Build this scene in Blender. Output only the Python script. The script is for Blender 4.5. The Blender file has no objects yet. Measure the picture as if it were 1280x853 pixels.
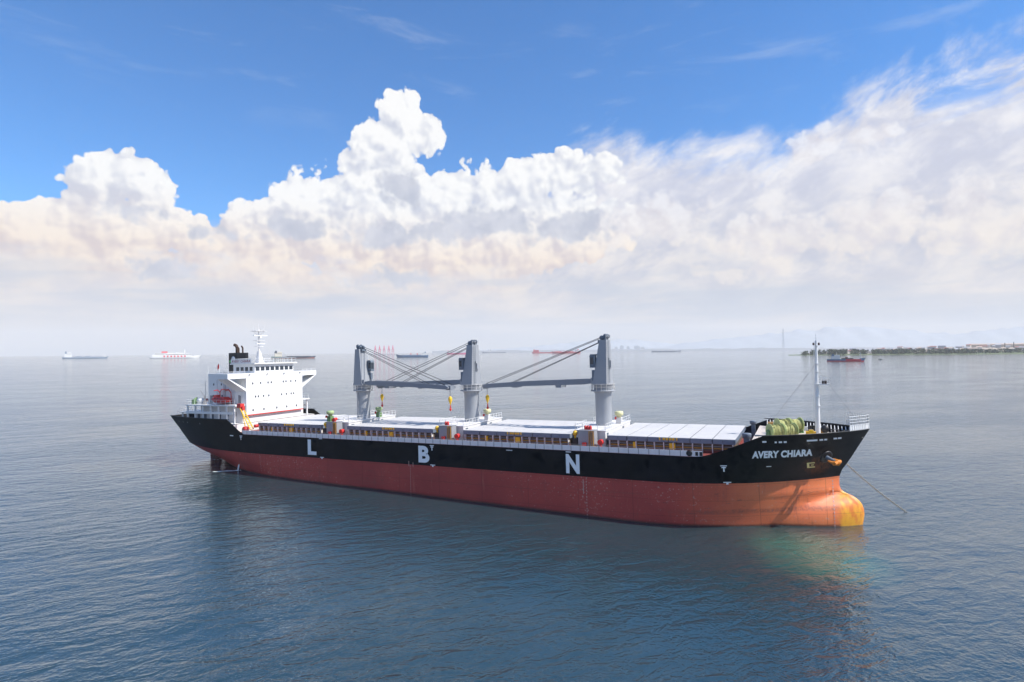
import bpy, bmesh, math, random
from math import sin, cos, pi, radians, sqrt, atan2, asin, tan
from mathutils import Vector, Matrix, Euler
random.seed(11)
S = bpy.context.scene
COL = S.collection

# ------------------------------------------------------------------ camera
CAM_H = 25.0
FPX = 731.1                      # focal length in pixels of a 1280 px wide picture
PITCH, ROLL = 0.0171, -0.008
cam_d = bpy.data.cameras.new("camera")
cam = bpy.data.objects.new("camera", cam_d)
COL.objects.link(cam)
cam.location = (0, 0, CAM_H)
cam.rotation_euler = (Matrix.Rotation(pi / 2 + PITCH, 3, 'X') @ Matrix.Rotation(ROLL, 3, 'Z')).to_euler()
cam_d.sensor_width = 36.0
cam_d.lens = 36.0 * FPX / 1280.0
cam_d.clip_start = 0.5
cam_d.clip_end = 40000.0
S.camera = cam

# ------------------------------------------------------------------ light
SUN_AZ, SUN_EL = 107.0, 49.0     # degrees clockwise from +Y, degrees above the horizon
S.view_settings.view_transform = 'Standard'
S.view_settings.look = 'None'
S.view_settings.exposure = 0.35
S.view_settings.gamma = 1.0
S.view_settings.use_curve_mapping = False
sun_d = bpy.data.lights.new("sun", 'SUN')
sun_d.energy = 5.0
sun_d.angle = radians(0.5)
sun_d.color = (1.0, 0.95, 0.88)
sun = bpy.data.objects.new("sun", sun_d)
COL.objects.link(sun)
sd = Vector((sin(radians(SUN_AZ)) * cos(radians(SUN_EL)), cos(radians(SUN_AZ)) * cos(radians(SUN_EL)), sin(radians(SUN_EL))))
sun.rotation_euler = sd.to_track_quat('Z', 'Y').to_euler()
sun.location = sd * 200
S.cycles.use_denoising = True
S.cycles.denoiser = 'OPENIMAGEDENOISE'
S.cycles.denoising_prefilter = 'ACCURATE'
S.cycles.denoising_input_passes = 'RGB_ALBEDO_NORMAL'
S.cycles.use_adaptive_sampling = True
S.cycles.adaptive_threshold = 0.02
S.cycles.adaptive_min_samples = 12
S.cycles.max_bounces = 6
S.cycles.volume_bounces = 1
S.cycles.transparent_max_bounces = 8


class NT:
    """short-hand for building node trees"""
    def __init__(s, tree):
        s.t = tree

    def node(s, typ, **kw):
        n = s.t.nodes.new(typ)
        for k, v in kw.items():
            setattr(n, k, v)
        return n

    def link(s, a, b):
        s.t.links.new(a, b)

    def put(s, sock, v):
        if v is None:
            return
        if hasattr(v, 'is_output') or isinstance(v, bpy.types.NodeSocket):
            s.link(v, sock)
        else:
            sock.default_value = v

    def m(s, op, a, b=None, c=None, clamp=False):
        n = s.node('ShaderNodeMath', operation=op, use_clamp=clamp)
        s.put(n.inputs[0], a)
        s.put(n.inputs[1], b)
        s.put(n.inputs[2], c)
        return n.outputs[0]

    def vec(s, x, y, z=0.0):
        n = s.node('ShaderNodeCombineXYZ')
        s.put(n.inputs[0], x); s.put(n.inputs[1], y); s.put(n.inputs[2], z)
        return n.outputs[0]

    def vm(s, op, a, b=None, out=0):
        n = s.node('ShaderNodeVectorMath', operation=op)
        s.put(n.inputs[0], a)
        if b is not None:
            s.put(n.inputs[3 if op == 'SCALE' else 1], b)
        return n.outputs[out]

    def noise(s, v, scale, detail=4, rough=0.5, dist=0.0, typ='FBM', dim='3D', color=False):
        n = s.node('ShaderNodeTexNoise', noise_dimensions=dim, noise_type=typ)
        s.put(n.inputs['Vector'], v)
        n.inputs['Scale'].default_value = scale
        n.inputs['Detail'].default_value = detail
        n.inputs['Roughness'].default_value = rough
        n.inputs['Distortion'].default_value = dist
        return n.outputs['Color' if color else 'Fac']

    def voro(s, v, scale, detail=3, rough=0.5, feature='F1', smooth=None):
        n = s.node('ShaderNodeTexVoronoi', voronoi_dimensions='2D', feature=feature)
        n.normalize = False
        s.put(n.inputs['Vector'], v)
        n.inputs['Scale'].default_value = scale
        n.inputs['Detail'].default_value = detail
        n.inputs['Roughness'].default_value = rough
        if smooth is not None:
            n.inputs['Smoothness'].default_value = smooth
        return n.outputs['Distance']

    def ss(s, x, lo, hi):
        n = s.node('ShaderNodeMapRange', interpolation_type='SMOOTHSTEP')
        s.put(n.inputs[0], x)
        s.put(n.inputs[1], lo); s.put(n.inputs[2], hi)
        n.inputs[3].default_value = 0.0; n.inputs[4].default_value = 1.0
        return n.outputs[0]

    def mix(s, f, a, b, mode='MIX'):
        n = s.node('ShaderNodeMix', data_type='RGBA', blend_type=mode)
        s.put(n.inputs[0], f)
        s.put(n.inputs[6], a if not isinstance(a, tuple) else (*a[:3], 1))
        s.put(n.inputs[7], b if not isinstance(b, tuple) else (*b[:3], 1))
        return n.outputs[2]

    def ramp(s, f, stops, interp='LINEAR'):
        n = s.node('ShaderNodeValToRGB')
        n.color_ramp.interpolation = interp
        e = n.color_ramp.elements
        while len(e) > 1:
            e.remove(e[-1])
        for i, (p, c) in enumerate(stops):
            el = e[0] if i == 0 else e.new(p)
            el.position = p
            el.color = (*c[:3], 1) if isinstance(c, tuple) else (c, c, c, 1)
        s.put(n.inputs[0], f)
        return n.outputs[0]

    def curve(s, x, pts, lo, hi):
        """piecewise-smooth function of x given as points (x, y); y spans 0..hi"""
        n = s.node('ShaderNodeFloatCurve')
        c = n.mapping.curves[0]
        n.mapping.use_clip = False
        pp = [((a - lo[0]) / (lo[1] - lo[0]), b / hi) for a, b in pts]
        while len(c.points) < len(pp):
            c.points.new(0.5, 0.5)
        for p, q in zip(c.points, pp):
            p.location = q
        n.mapping.update()
        t = s.m('DIVIDE', s.m('SUBTRACT', x, lo[0]), lo[1] - lo[0])
        s.put(n.inputs['Value'], t)
        return s.m('MULTIPLY', n.outputs[0], hi)


def lin(r, g, b):
    f = lambda c: c / 255 / 12.92 if c / 255 < .04045 else ((c / 255 + .055) / 1.055) ** 2.4
    return (f(r), f(g), f(b))


# ------------------------------------------------------------------ sky (Nishita + procedural clouds by direction)
def sky_ang(px, py):
    """direction of a sky feature noted on the photograph, as (azimuth, elevation) in tens of degrees"""
    a, b = px - 640, py - 426.5
    u = a * cos(ROLL) + b * sin(ROLL)
    v = -a * sin(ROLL) + b * cos(ROLL)
    x, y, z = u / FPX, cos(PITCH) + v / FPX * sin(PITCH), sin(PITCH) - v / FPX * cos(PITCH)
    return math.degrees(atan2(x, y)) / 10, math.degrees(atan2(z, sqrt(x * x + y * y))) / 10


world = bpy.data.worlds.new("World")
S.world = world
world.use_nodes = True
world.cycles.sampling_method = 'MANUAL'
world.cycles.sample_map_resolution = 256
wt = world.node_tree
for n in list(wt.nodes):
    wt.nodes.remove(n)
N = NT(wt)
sky = N.node('ShaderNodeTexSky', sky_type='NISHITA')
sky.sun_disc = False
sky.sun_elevation = radians(SUN_EL)
sky.sun_rotation = radians(SUN_AZ)
sky.air_density = 1.0; sky.dust_density = 0.3; sky.ozone_density = 2.0
bg_sky = N.node('ShaderNodeBackground')
bg_sky.inputs[1].default_value = 0.112
tint = N.mix(1.0, sky.outputs[0], (0.33, 0.84, 1.31), 'MULTIPLY')
N.link(tint, bg_sky.inputs[0])

tc = N.node('ShaderNodeTexCoord')
sx = N.node('ShaderNodeSeparateXYZ')
N.link(tc.outputs['Generated'], sx.inputs[0])
A = N.m('MULTIPLY', N.m('ARCTAN2', sx.outputs[0], sx.outputs[1]), 18 / pi)
E = N.m('MULTIPLY', N.m('ARCSINE', sx.outputs[2]), 18 / pi)
P = N.vec(A, E)
wob = N.noise(P, 2.2, 4, 0.55, color=True)
wobv = N.vm('SUBTRACT', wob, (0.5, 0.5, 0.5))
Pw = N.vm('ADD', P, N.vm('SCALE', wobv, 0.16))
SL = (0.10, 0.11, 0)             # light comes from the upper right


def blob_field(pos, blobs):
    """greatest 'depth inside' over a list of (px, py, rx, ry) puffs"""
    best = None
    for (px, py, rx, ry) in blobs:
        a, e = sky_ang(px, py)
        k = 10 * math.degrees(1 / FPX) / 100
        d = N.vm('SUBTRACT', pos, (a, e, 0))
        d = N.vm('MULTIPLY', d, (1 / (rx * k), 1 / (ry * k), 0))
        L = N.vm('LENGTH', d, out=1)
        f = N.m('MULTIPLY_ADD', L, -min(rx, ry) * k, min(rx, ry) * k)
        if best is None:
            best = f
        else:
            n = N.node('ShaderNodeMath', operation='SMOOTH_MAX')
            N.link(best, n.inputs[0]); N.link(f, n.inputs[1]); n.inputs[2].default_value = 0.10
            best = n.outputs[0]
    return best


def billow(pos, sc):
    v1 = N.voro(pos, sc, 3.0, 0.55, 'F1')
    return N.m('MINIMUM', N.m('SUBTRACT', 0.88, v1), 0.50)


TOWERS = [  # left tower
    (150, 222, 34, 34), (108, 235, 36, 30), (185, 232, 34, 32), (92, 265, 44, 34), (200, 265, 42, 34), (150, 285, 90, 44),
    (245, 296, 40, 30), (66, 332, 40, 24), (0, 285, 22, 26), (10, 345, 60, 26),
    # middle slope and head
    (300, 300, 40, 32), (335, 280, 44, 34), (385, 246, 42, 34), (420, 240, 46, 34), (505, 150, 36, 34), (528, 172, 26, 26), (488, 178, 42, 34),
    (470, 215, 60, 40), (440, 290, 110, 60), (540, 250, 80, 44), (610, 232, 70, 36), (690, 222, 84, 32), (740, 210, 34, 14),
    (640, 290, 150, 60), (230, 352, 220, 48), (352, 312, 60, 40), (560, 340, 120, 56)]
field = blob_field(Pw, TOWERS)
b0 = billow(Pw, 2.4)
b1 = billow(N.vm('ADD', Pw, SL), 2.4)
fine = N.noise(P, 14.0, 5, 0.6)
lobes = N.voro(Pw, 7.0, 1.0, 0.5, 'F1')
lobes1 = N.voro(N.vm('ADD', Pw, (0.035, 0.05, 0)), 7.0, 1.0, 0.5, 'F1')
disp = N.m('ADD', N.m('MULTIPLY', b0, 0.27), N.m('MULTIPLY', N.m('SUBTRACT', 0.62, lobes), 0.085))
disp = N.m('ADD', disp, N.m('MULTIPLY', N.m('SUBTRACT', fine, 0.5), 0.05))
dens = N.m('ADD', field, N.m('MULTIPLY', disp, N.ss(field, -0.10, 0.04)))
m_tower = N.m('MULTIPLY', N.ss(dens, -0.008, 0.028), N.ss(N.m('ADD', E, N.m('MULTIPLY', N.m('SUBTRACT', N.noise(N.vm('MULTIPLY', P, (0.6, 1.6, 1.0)), 2.0, 5, 0.6), 0.5), 0.9)), 0.42, 0.92))
shade = N.m('ADD', N.m('MULTIPLY', N.m('SUBTRACT', b0, b1), 1.1), 0.66)
big = N.noise(P, 1.1, 5, 0.6)
shade = N.m('ADD', shade, N.m('MULTIPLY', N.m('SUBTRACT', big, 0.5), 0.7))
shade = N.m('ADD', shade, N.m('MULTIPLY', N.m('SUBTRACT', E, 1.0), 0.16))
shade = N.m('ADD', shade, N.m('MULTIPLY', N.m('SUBTRACT', lobes1, lobes), 0.75), clamp=True)
warm = N.ss(E, 1.45, 0.75)
c_lit = N.mix(warm, lin(255, 255, 255), lin(255, 238, 220))
c_sh = N.mix(warm, lin(208, 213, 228), lin(224, 207, 203))
c_tower = N.mix(shade, c_sh, c_lit)

# grey detached puffs in front
PUFFS = [(372, 282, 42, 16), (352, 276, 20, 10), (500, 232, 26, 18), (470, 290, 30, 18), (505, 292, 26, 16), (165, 263, 22, 7), (262, 290, 18, 8),
         (500, 350, 34, 12), (205, 345, 30, 12), (620, 278, 60, 24), (560, 290, 34, 16), (715, 280, 40, 20)]
pf = blob_field(N.vm('ADD', P, N.vm('SCALE', wobv, 0.30)), PUFFS)
pd = N.m('ADD', pf, N.m('MULTIPLY', billow(Pw, 4.0), 0.14))
m_puff = N.m('MULTIPLY', N.ss(pd, -0.03, 0.07), 0.85)
pl = N.ss(N.noise(P, 3.0, 4, 0.6), 0.35, 0.65)
c_puff = N.mix(pl, lin(182, 189, 208), lin(212, 215, 227))

# right-hand bank: layered veil rising to the right with streaks
edge_pts = [sky_ang(x, y) for x, y in ((560, 250), (640, 225), (700, 205), (745, 178), (790, 172), (880, 182), (950, 166), (1010, 148), (1090, 108), (1180, 70), (1280, 42), (1400, 10))]
edge_pts = [(-2.4, 0.2), (-1.6, 1.0)] + edge_pts + [(9, 3.6), (18, 3.0)]
edge = N.curve(A, edge_pts, (-18.0, 18.0), 6.0)
ca, sa = cos(radians(24)), sin(radians(24))
Pr = N.vec(N.m('ADD', N.m('MULTIPLY', A, ca), N.m('MULTIPLY', E, sa)), N.m('MULTIPLY', N.m('SUBTRACT', N.m('MULTIPLY', E, ca), N.m('MULTIPLY', A, sa)), 2.0))
streak = N.noise(Pr, 0.9, 7, 0.62, 0.4)
streak2 = N.noise(N.vm('ADD', Pr, (7.3, 2.1, 0)), 2.6, 6, 0.65)
hgt = N.m('SUBTRACT', edge, E)
vd = N.m('ADD', hgt, N.m('MULTIPLY', N.m('SUBTRACT', streak, 0.5), 1.3))
vd = N.m('ADD', vd, N.m('MULTIPLY', N.m('SUBTRACT', streak2, 0.5), 0.35))
# thin blue gaps high on the right
gap = N.m('MULTIPLY', N.m('MULTIPLY', N.ss(streak, 0.56, 0.43), N.ss(A, 2.6, 3.6)), N.ss(E, 1.5, 2.0))
right_gate = N.ss(A, -0.9, 0.9)
m_veil = N.m('MULTIPLY', N.m('MULTIPLY', N.ss(vd, -0.10, 0.34), right_gate), N.m('SUBTRACT', 1.0, N.m('MULTIPLY', gap, 0.85)))
m_veil = N.m('MULTIPLY', m_veil, N.ss(A, 10.0, 6.5))
vb = N.noise(N.vm('MULTIPLY', Pw, (1.0, 1.7, 1.0)), 1.5, 7, 0.6, 0.5)
vs = N.ss(N.m('ADD', vb, N.m('MULTIPLY', N.m('SUBTRACT', streak2, 0.5), 0.5)), 0.34, 0.66)
vw = N.ss(E, 1.6, 0.8)
c_veil = N.mix(vs, N.mix(vw, lin(206, 210, 228), lin(198, 201, 216)), N.mix(vw, lin(244, 243, 247), lin(240, 234, 231)))

# warm cumulus tops inside the bank
HEAPS = [(838, 262, 36, 22), (815, 285, 60, 26), (905, 335, 30, 14), (950, 332, 34, 16), (1000, 300, 44, 22), (960, 290, 50, 20), (1085, 285, 60, 28),
         (1130, 262, 24, 22), (1210, 262, 40, 26), (1250, 290, 60, 22), (1020, 185, 40, 14), (1075, 172, 34, 12), (660, 410, 60, 8), (1240, 385, 70, 22)]
hf = blob_field(N.vm('ADD', Pw, N.vm('SCALE', wobv, 0.12)), HEAPS)
hb0 = billow(Pw, 3.6)
hb1 = billow(N.vm('ADD', Pw, (0.07, 0.08, 0)), 3.6)
hd = N.m('ADD', hf, N.m('MULTIPLY', hb0, 0.20))
m_heap = N.m('MULTIPLY', N.ss(hd, -0.03, 0.08), 0.72)
hs = N.m('ADD', N.m('MULTIPLY', N.m('SUBTRACT', hb0, hb1), 1.2), 0.62, clamp=True)
c_heap = N.mix(hs, lin(222, 216, 222), N.mix(warm, lin(250, 249, 252), lin(250, 240, 230)))

# low haze bands near the horizon, all round
band = N.noise(N.vm('MULTIPLY', P, (0.35, 2.6, 1.0)), 1.3, 6, 0.55, 0.3)
bsh = N.ss(band, 0.40, 0.62)
c_low = N.mix(bsh, lin(198, 205, 218), lin(248, 236, 225))
m_low = N.ss(N.m('ADD', E, N.m('MULTIPLY', N.m('SUBTRACT', band, 0.5), 1.6)), 0.85, 0.30)
m_low = N.m('MULTIPLY', m_low, 0.80)
c_hor = lin(214, 218, 225)

# thin high wisps on the upper left
Pl = N.vm('MULTIPLY', P, (0.5, 2.4, 1.0))
wisp = N.noise(N.vm('ADD', Pl, (3.1, 0.4, 0)), 1.5, 6, 0.6, 0.6)
m_wisp = N.m('MULTIPLY', N.m('MULTIPLY', N.ss(wisp, 0.52, 0.78), N.ss(E, 1.8, 2.5)), 0.22)
# scattered cumulus over the rest of the sky, behind the viewer
back = N.noise(sx_vec := tc.outputs['Generated'], 2.6, 6, 0.55)
m_back = N.m('MULTIPLY', N.m('MULTIPLY', N.ss(back, 0.50, 0.62), N.ss(N.m('ABSOLUTE', A), 5.0, 7.5)), N.m('MULTIPLY', N.ss(E, 0.0, 0.8), 0.55))

col = N.mix(m_wisp, (0, 0, 0), lin(225, 232, 242))
msum = m_wisp


def over(base, mask, m2, c2):
    return N.mix(m2, base, c2), N.m('MAXIMUM', mask, m2)


def comp(m_acc, c_acc, m2, c2):
    """composite (non-premultiplied) layer 2 over the accumulated clouds"""
    m = N.m('SUBTRACT', 1.0, N.m('MULTIPLY', N.m('SUBTRACT', 1.0, m_acc), N.m('SUBTRACT', 1.0, m2)))
    f = N.m('DIVIDE', m2, N.m('MAXIMUM', m, 1e-4))
    return m, N.mix(f, c_acc, c2)


m_acc, c_acc = m_wisp, N.mix(0.0, lin(225, 232, 242), (0, 0, 0))
m_acc, c_acc = comp(m_acc, c_acc, m_back, lin(235, 236, 240))
m_base = N.ss(N.m('ADD', E, N.m('MULTIPLY', N.m('SUBTRACT', vb, 0.5), 0.9)), 1.12, 0.70)
m_acc, c_acc = comp(m_acc, c_acc, m_base, N.mix(vs, lin(209, 208, 219), lin(247, 235, 224)))
m_acc, c_acc = comp(m_acc, c_acc, m_veil, c_veil)
m_acc, c_acc = comp(m_acc, c_acc, m_tower, c_tower)
m_acc, c_acc = comp(m_acc, c_acc, m_heap, c_heap)
m_acc, c_acc = comp(m_acc, c_acc, m_puff, c_puff)
m_acc, c_acc = comp(m_acc, c_acc, m_low, c_low)
m_acc, c_acc = comp(m_acc, c_acc, N.m('MULTIPLY', N.ss(E, 0.55, -0.05), 0.8), c_hor)
bg_cl = N.node('ShaderNodeBackground')
N.link(c_acc, bg_cl.inputs[0])
bg_cl.inputs[1].default_value = 0.785
mixs = N.node('ShaderNodeMixShader')
N.link(m_acc, mixs.inputs[0])
N.link(bg_sky.outputs[0], mixs.inputs[1])
N.link(bg_cl.outputs[0], mixs.inputs[2])
wo = N.node('ShaderNodeOutputWorld')
N.link(mixs.outputs[0], wo.inputs['Surface'])

# ------------------------------------------------------------------ helpers


def tag(o, label=None, cat=None, group=None, kind=None):
    if label: o['label'] = label
    if cat: o['category'] = cat
    if group: o['group'] = group
    if kind: o['kind'] = kind
    return o


def link(o, parent=None):
    COL.objects.link(o)
    if parent:
        o.parent = parent
    return o


def empty(name, loc=(0, 0, 0), rot=(0, 0, 0)):
    o = bpy.data.objects.new(name, None)
    o.empty_display_size = 0.5
    o.location = loc; o.rotation_euler = rot
    return link(o)
# ------------------------------------------------------------------ materials


def mat(name, col, rough=0.5, spec=0.5, metal=0.0, var=0.0, vscale=1.0, bump=0.0, coat=0.0):
    m = bpy.data.materials.new(name)
    m.use_nodes = True
    b = m.node_tree.nodes['Principled BSDF']
    b.inputs['Roughness'].default_value = rough
    b.inputs['Specular IOR Level'].default_value = spec
    b.inputs['Metallic'].default_value = metal
    b.inputs['Base Color'].default_value = (*col, 1)
    if var > 0:
        n = NT(m.node_tree)
        t = n.node('ShaderNodeTexCoord')
        f = n.noise(t.outputs['Object'], vscale, 5, 0.6)
        f2 = n.noise(n.vm('MULTIPLY', t.outputs['Object'], (2.5, 2.5, 0.3)), vscale * 1.7, 4, 0.6)
        k = n.m('ADD', n.m('MULTIPLY', n.m('SUBTRACT', f, 0.5), 2 * var), n.m('MULTIPLY', n.m('SUBTRACT', f2, 0.5), 1.4 * var))
        k = n.m('ADD', k, 1.0)
        n.link(n.vm('SCALE', (col[0], col[1], col[2]), k), b.inputs['Base Color'])
    return m


# ------------------------------------------------------------------ water
def make_water():
    m = bpy.data.materials.new('sea_water')
    m.use_nodes = True
    n = NT(m.node_tree)
    b = m.node_tree.nodes['Principled BSDF']
    t = n.node('ShaderNodeTexCoord')
    o = t.outputs['Object']
    rot = n.node('ShaderNodeMapping')
    rot.inputs['Rotation'].default_value = (0, 0, radians(-24))
    n.link(o, rot.inputs['Vector'])
    v = rot.outputs[0]
    vs_ = n.vm('MULTIPLY', v, (0.55, 1.0, 1.0))
    big = n.noise(vs_, 0.15, 2, 0.5, 0.4)
    mid = n.noise(n.vm('ADD', vs_, (31, 7, 0)), 0.62, 3, 0.55, 0.5)
    small = n.noise(n.vm('ADD', v, (3, 17, 0)), 2.4, 3, 0.6, 0.3)
    patch = n.ss(n.noise(n.vm('MULTIPLY', v, (1, 2.6, 1)), 0.014, 4, 0.55), 0.36, 0.64)
    amp = n.m('ADD', 0.55, n.m('MULTIPLY', patch, 0.65))
    h = n.m('ADD', n.m('MULTIPLY', big, 0.30), n.m('MULTIPLY', amp, n.m('ADD', n.m('MULTIPLY', mid, 0.36), n.m('MULTIPLY', small, 0.10))))
    bp = n.node('ShaderNodeBump')
    bp.inputs['Strength'].default_value = 1.0
    bp.inputs['Distance'].default_value = 0.95
    n.link(h, bp.inputs['Height'])
    n.link(bp.outputs[0], b.inputs['Normal'])
    b.inputs['Base Color'].default_value = (0.038, 0.066, 0.092, 1)
    b.inputs['Roughness'].default_value = 0.06
    b.inputs['IOR'].default_value = 2.0
    # sunlit green of the water by the bow, painted into the base colour
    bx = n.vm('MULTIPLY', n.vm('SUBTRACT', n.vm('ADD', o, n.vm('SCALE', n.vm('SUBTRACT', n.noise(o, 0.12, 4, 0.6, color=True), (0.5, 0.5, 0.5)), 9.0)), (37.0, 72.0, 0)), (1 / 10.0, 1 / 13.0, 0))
    sunlit_water = n.ss(n.vm('LENGTH', bx, out=1), 1.0, 0.15)
    n.link(n.mix(n.m('MULTIPLY', sunlit_water, 0.9), (0.018, 0.044, 0.054), (0.014, 0.125, 0.098)), b.inputs['Base Color'])
    me = bpy.data.meshes.new('water')
    bm = bmesh.new()
    rings = [0, 60, 140, 300, 700, 1600, 3600, 7000, 17500]
    prev = None
    K = 96
    for r in rings:
        if r == 0:
            cur = [bm.verts.new((0, 0, 0))]
        else:
            cur = [bm.verts.new((r * cos(2 * pi * i / K), r * sin(2 * pi * i / K), 0)) for i in range(K)]
        if prev:
            for i in range(K):
                j = (i + 1) % K
                if len(prev) == 1:
                    bm.faces.new((prev[0], cur[i], cur[j]))
                else:
                    bm.faces.new((prev[i], cur[i], cur[j], prev[j]))
        prev = cur
    bm.to_mesh(me); bm.free()
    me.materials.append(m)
    w = link(bpy.data.objects.new('water', me))
    w['kind'] = 'structure'
    return w


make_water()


def make_haze():
    m = bpy.data.materials.new('haze_air')
    m.use_nodes = True
    t = m.node_tree
    for x in list(t.nodes):
        t.nodes.remove(x)
    pv = t.nodes.new('ShaderNodeVolumePrincipled')
    pv.inputs['Color'].default_value = (1.0, 0.985, 0.96, 1)
    pv.inputs['Density'].default_value = 6.5e-5
    pv.inputs['Anisotropy'].default_value = 0.0
    out = t.nodes.new('ShaderNodeOutputMaterial')
    t.links.new(pv.outputs[0], out.inputs['Volume'])
    me = bpy.data.meshes.new('haze')
    bm = bmesh.new()
    bmesh.ops.create_cube(bm, size=1.0)
    for v in bm.verts:
        v.co = Vector((v.co.x * 37000, v.co.y * 37000, (v.co.z + 0.5) * 760 - 7))
    bm.to_mesh(me); bm.free()
    me.materials.append(m)
    h = link(bpy.data.objects.new('haze', me))
    h['kind'] = 'stuff'


make_haze()
# ------------------------------------------------------------------ mesh builder
class MB:
    def __init__(s):
        s.v = []; s.f = []; s.mi = []; s.sm = []

    def add(s, verts, faces, mi=0, smooth=False):
        o = len(s.v)
        s.v += [tuple(v) for v in verts]
        for f in faces:
            s.f.append(tuple(o + i for i in f)); s.mi.append(mi); s.sm.append(smooth)
        return s

    def box(s, x0, x1, y0, y1, z0, z1, mi=0):
        v = [(x, y, z) for z in (z0, z1) for y in (y0, y1) for x in (x0, x1)]
        return s.add(v, [(0, 2, 3, 1), (4, 5, 7, 6), (0, 1, 5, 4), (2, 6, 7, 3), (0, 4, 6, 2), (1, 3, 7, 5)], mi)

    def frus(s, b, t, z0, z1, mi=0):
        """box between bottom rect b and top rect t, each (x0, x1, y0, y1)"""
        v = [(x, y, z0) for y in b[2:] for x in b[:2]] + [(x, y, z1) for y in t[2:] for x in t[:2]]
        return s.add(v, [(0, 2, 3, 1), (4, 5, 7, 6), (0, 1, 5, 4), (2, 6, 7, 3), (0, 4, 6, 2), (1, 3, 7, 5)], mi)

    def prism(s, pts, axis, lo, hi, mi=0):
        """polygon pts (a, b) extruded along axis: 'x' -> (y,z), 'y' -> (x,z), 'z' -> (x,y)"""
        def P(a, b, c):
            return {'x': (c, a, b), 'y': (a, c, b), 'z': (a, b, c)}[axis]
        n = len(pts)
        v = [P(a, b, lo) for a, b in pts] + [P(a, b, hi) for a, b in pts]
        f = [tuple(range(n))[::-1], tuple(range(n, 2 * n))] + [(i, (i + 1) % n, n + (i + 1) % n, n + i) for i in range(n)]
        return s.add(v, f, mi)

    def tube(s, p0, p1, r0, r1=None, n=8, mi=0, smooth=True):
        p0, p1 = Vector(p0), Vector(p1)
        r1 = r0 if r1 is None else r1
        d = (p1 - p0)
        if d.length < 1e-6:
            return s
        d.normalize()
        a = d.orthogonal().normalized(); b = d.cross(a)
        v = []
        for p, r in ((p0, r0), (p1, r1)):
            for i in range(n):
                t = 2 * pi * i / n
                v.append(p + a * (r * cos(t)) + b * (r * sin(t)))
        s.add(v, [(i, (i + 1) % n, n + (i + 1) % n, n + i) for i in range(n)], mi, smooth)
        s.add(v[:n], [tuple(range(n))[::-1]], mi); s.add(v[n:], [tuple(range(n))], mi)
        return s

    def path(s, pts, r, n=6, mi=0):
        for a, b in zip(pts[:-1], pts[1:]):
            s.tube(a, b, r, r, n, mi)
        return s

    def lathe(s, prof, c=(0, 0, 0), n=16, mi=0, axis='z', smooth=True):
        v = []
        for r, h in prof:
            for i in range(n):
                t = 2 * pi * i / n
                a, b = r * cos(t), r * sin(t)
                q = {'z': (a, b, h), 'y': (a, h, b), 'x': (h, a, b)}[axis]
                v.append((q[0] + c[0], q[1] + c[1], q[2] + c[2]))
        f = []
        for j in range(len(prof) - 1):
            for i in range(n):
                k = (i + 1) % n
                f.append((j * n + i, j * n + k, (j + 1) * n + k, (j + 1) * n + i))
        s.add(v, f, mi, smooth)
        s.add(v[:n], [tuple(range(n))], mi); s.add(v[-n:], [tuple(range(n))], mi)
        return s

    def rail(s, pts, h=1.05, gap=1.6, r=0.035, mi=0, bars=(1.0, 0.55)):
        """guard rail along a polyline at its foot"""
        for a, b in zip(pts[:-1], pts[1:]):
            a, b = Vector(a), Vector(b)
            n = max(1, int(round((b - a).length / gap)))
            for i in range(n + 1):
                p = a.lerp(b, i / n)
                s.tube(p, p + Vector((0, 0, h)), r, r, 4, mi)
            for k in bars:
                s.tube(a + Vector((0, 0, h * k)), b + Vector((0, 0, h * k)), r * .8, r * .8, 4, mi)
        return s

    def build(s, name, mats, parent=None, label=None, loc=None, rot=None, recalc=True):
        me = bpy.data.meshes.new(name)
        me.from_pydata(s.v, [], s.f)
        for m in (mats if isinstance(mats, (list, tuple)) else [mats]):
            me.materials.append(m)
        me.polygons.foreach_set('material_index', s.mi)
        me.polygons.foreach_set('use_smooth', s.sm)
        if recalc:
            bm = bmesh.new(); bm.from_mesh(me)
            bmesh.ops.recalc_face_normals(bm, faces=bm.faces)
            bm.to_mesh(me); bm.free()
        me.update()
        o = link(bpy.data.objects.new(name, me), parent)
        if loc is not None: o.location = loc
        if rot is not None: o.rotation_euler = rot
        if label: o['label'] = label
        return o


def build_each(mb, name, mats, parent):
    """one object for every separate piece of the builder's geometry"""
    n = len(mb.v)
    up = list(range(n))

    def find(i):
        while up[i] != i:
            up[i] = up[up[i]]; i = up[i]
        return i
    seen = {}
    for i, v in enumerate(mb.v):
        k = tuple(round(c, 3) for c in v)
        if k in seen: up[find(i)] = find(seen[k])
        else: seen[k] = i
    for f in mb.f:
        for i in f[1:]:
            up[find(i)] = find(f[0])
    groups = {}
    for fi, f in enumerate(mb.f):
        groups.setdefault(find(f[0]), []).append(fi)
    out = []
    for fs in groups.values():
        m = MB(); idx = {}
        for fi in fs:
            for i in mb.f[fi]:
                if i not in idx:
                    idx[i] = len(m.v); m.v.append(mb.v[i])
            m.f.append(tuple(idx[i] for i in mb.f[fi])); m.mi.append(mb.mi[fi]); m.sm.append(mb.sm[fi])
        out.append(m.build(name, mats, parent))
    return out


def copy_tree(o, parent=None):
    c = o.copy()
    COL.objects.link(c)
    if parent is not None:
        c.parent = parent
    for ch in o.children:
        copy_tree(ch, c)
    return c


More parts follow.
